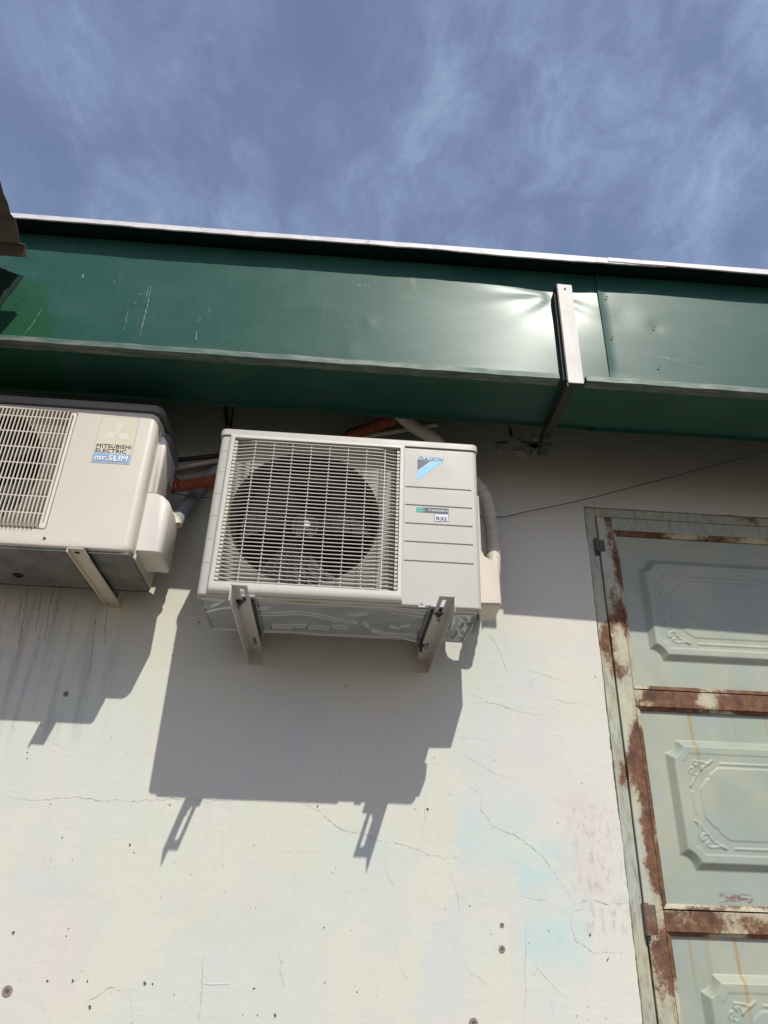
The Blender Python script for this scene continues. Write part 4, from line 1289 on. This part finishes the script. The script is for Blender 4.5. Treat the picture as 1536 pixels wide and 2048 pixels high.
for L in ([(850, 435), (820, 470), (770, 495), (740, 515), (722, 542)], [(640, 440), (720, 450), (790, 470), (850, 435)], [(722, 542), (712, 500), (680, 475), (645, 480), (640, 500), (665, 505)],
          [(640, 440), (632, 470), (650, 490)], [(600, 520), (580, 545), (600, 600), (605, 660), (600, 740)], [(600, 520), (630, 520), (640, 550), (620, 555)], [(610, 575), (650, 600), (675, 600), (645, 650), (600, 740)],
          [(658, 1155), (700, 1220), (700, 1330), (725, 1385), (765, 1390)], [(795, 1312), (755, 1312), (735, 1345), (745, 1370), (765, 1365)],
          [(1025, 1490), (960, 1465), (850, 1475), (800, 1455), (785, 1430), (800, 1412), (820, 1420)], [(850, 1375), (860, 1400), (930, 1430), (1025, 1490)], [(658, 1155), (720, 1200), (745, 1250), (800, 1300), (860, 1380)]):
    H += .0020 * sm(1.5 - line_dist(Au, V_, Z6(L)) / .0030)
rs = np.random.RandomState(4)
for _ in range(8):
    fx, fz, ph, a_ = rs.uniform(4, 22), rs.uniform(4, 22), rs.uniform(0, 6), rs.uniform(.0001, .00035)
    H += a_ * np.sin(fx * U + ph) * np.sin(fz * V_ + ph * 2)
pm = None
leafs = []
PZC = [.972, .332, -.308, -.948]
RZ = [.647, .007, -.633]
for li, ox in enumerate((0, .0)):
    pass
for li in (0, 1):
    ox = 0 if li == 0 else .773
    lf = box('door_leaf', LX0 + .001 + ox, LX0 + .055 + ox, -.0005, .03, GZ + .02, 1.318, M['stile'], door, .0015, 1)    # the leaf's hinge stile; its other pieces hang on it
    if li == 1:
        pass
    box('stile', 1.699 + ox if li == 0 else 1.696 + ox, 1.769 + ox - (.0 if li else .0), -.0004, .03, GZ + .02, 1.318, M['stile'], lf, .0015, 1) if li == 0 else \
        box('stile', 2.409, 2.460, -.0004, .03, GZ + .02, 1.318, M['stile'], lf, .0015, 1)
    xa, xb = LX0 + .0555 + ox, (1.6985 if li == 0 else 2.4085)
    box('rail', xa, xb, .0002, .03, 1.268, 1.318, M['toprail'], lf, .0015, 1)
    for z in RZ:
        box('rail', xa, xb, .0002, .03, z - .026, z + .028, M['rail'], lf, .0015, 1)
    box('rail', xa, xb, .0002, .03, GZ + .02, GZ + .09, M['rail'], lf, .0015, 1)
    for k, zc in enumerate(PZC):
        if li == 0 and pm is None:
            po = grid_mesh('panel', us, vs, H, lambda u, v, h: (u, -h, v), M['panel'], lf); pm = po.data
        else:
            po = bpy.data.objects.new('panel', pm); COL.objects.link(po); po.parent = lf
        base = Vector(PC_ if False else (1.343 + ox * (1 if li == 0 else .955), .020, zc)) if li == 0 else Vector((2.075, .020, zc))
        po.location = base if lf.parent is None else base - Vector((0, 0, 0))
        # sloped beads between rails and the sunk panel
        zt, zb_ = zc + .279, zc - .279
        bm = bmesh.new()
        def wedge(pts):
            A = [bm.verts.new(p) for p in pts]; bm.faces.new(A)
        wedge([(xa + .002, .0025, zt + .017), (xb - .002, .0025, zt + .017), (xb - .019, .012, zt), (xa + .017, .012, zt)]); wedge([(xa + .017, .012, zt), (xb - .019, .012, zt), (xb - .019, .020, zt), (xa + .017, .020, zt)])
        wedge([(xa + .017, .012, zb_), (xb - .019, .012, zb_), (xb - .002, .0025, zb_ - .014), (xa + .002, .0025, zb_ - .014)]); wedge([(xa + .017, .020, zb_), (xb - .019, .020, zb_), (xb - .019, .012, zb_), (xa + .017, .012, zb_)])
        bm_obj('bead', bm, M['rail'] if k or True else M['toprail'], lf)
        bm = bmesh.new()
        wedge([(xa + .0015, .0025, zb_ - .014), (xa + .017, .012, zb_), (xa + .017, .012, zt), (xa + .0015, .0025, zt + .017)]); wedge([(xa + .017, .012, zb_), (xa + .017, .022, zb_), (xa + .017, .022, zt), (xa + .017, .012, zt)])
        wedge([(xb - .0015, .0025, zb_ - .014), (xb - .0015, .0025, zt + .017), (xb - .019, .012, zt), (xb - .019, .012, zb_)]); wedge([(xb - .019, .012, zb_), (xb - .019, .012, zt), (xb - .019, .022, zt), (xb - .019, .022, zb_)])
        bm_obj('bead', bm, M['bead'], lf)
box('backing', .90, 2.48, .034, .040, GZ, 1.33, M['dark'], door)
for px, py, L in ((1194, 1090, .05), (1294, 1838, .082)):
    c = at(px, py, .005)
    hg = tube('hinge', [(c.x, -.004, c.z - L / 2), (c.x, -.004, c.z + L / 2)], .0095, M['hinge'], door, 10)
    tube('hinge_pin', [(c.x - .002, -.004, c.z - L / 2 - .014), (c.x - .002, -.004, c.z - L / 2 - .0005)], .0065, M['strap_dark'], hg, 8)
    box('hinge_leaf', c.x + .008, c.x + .030, -.0035, .0015, c.z - L * .45, c.z + L * .45, M['hinge'], hg, .001, 1)

scene.cycles.max_bounces = 8
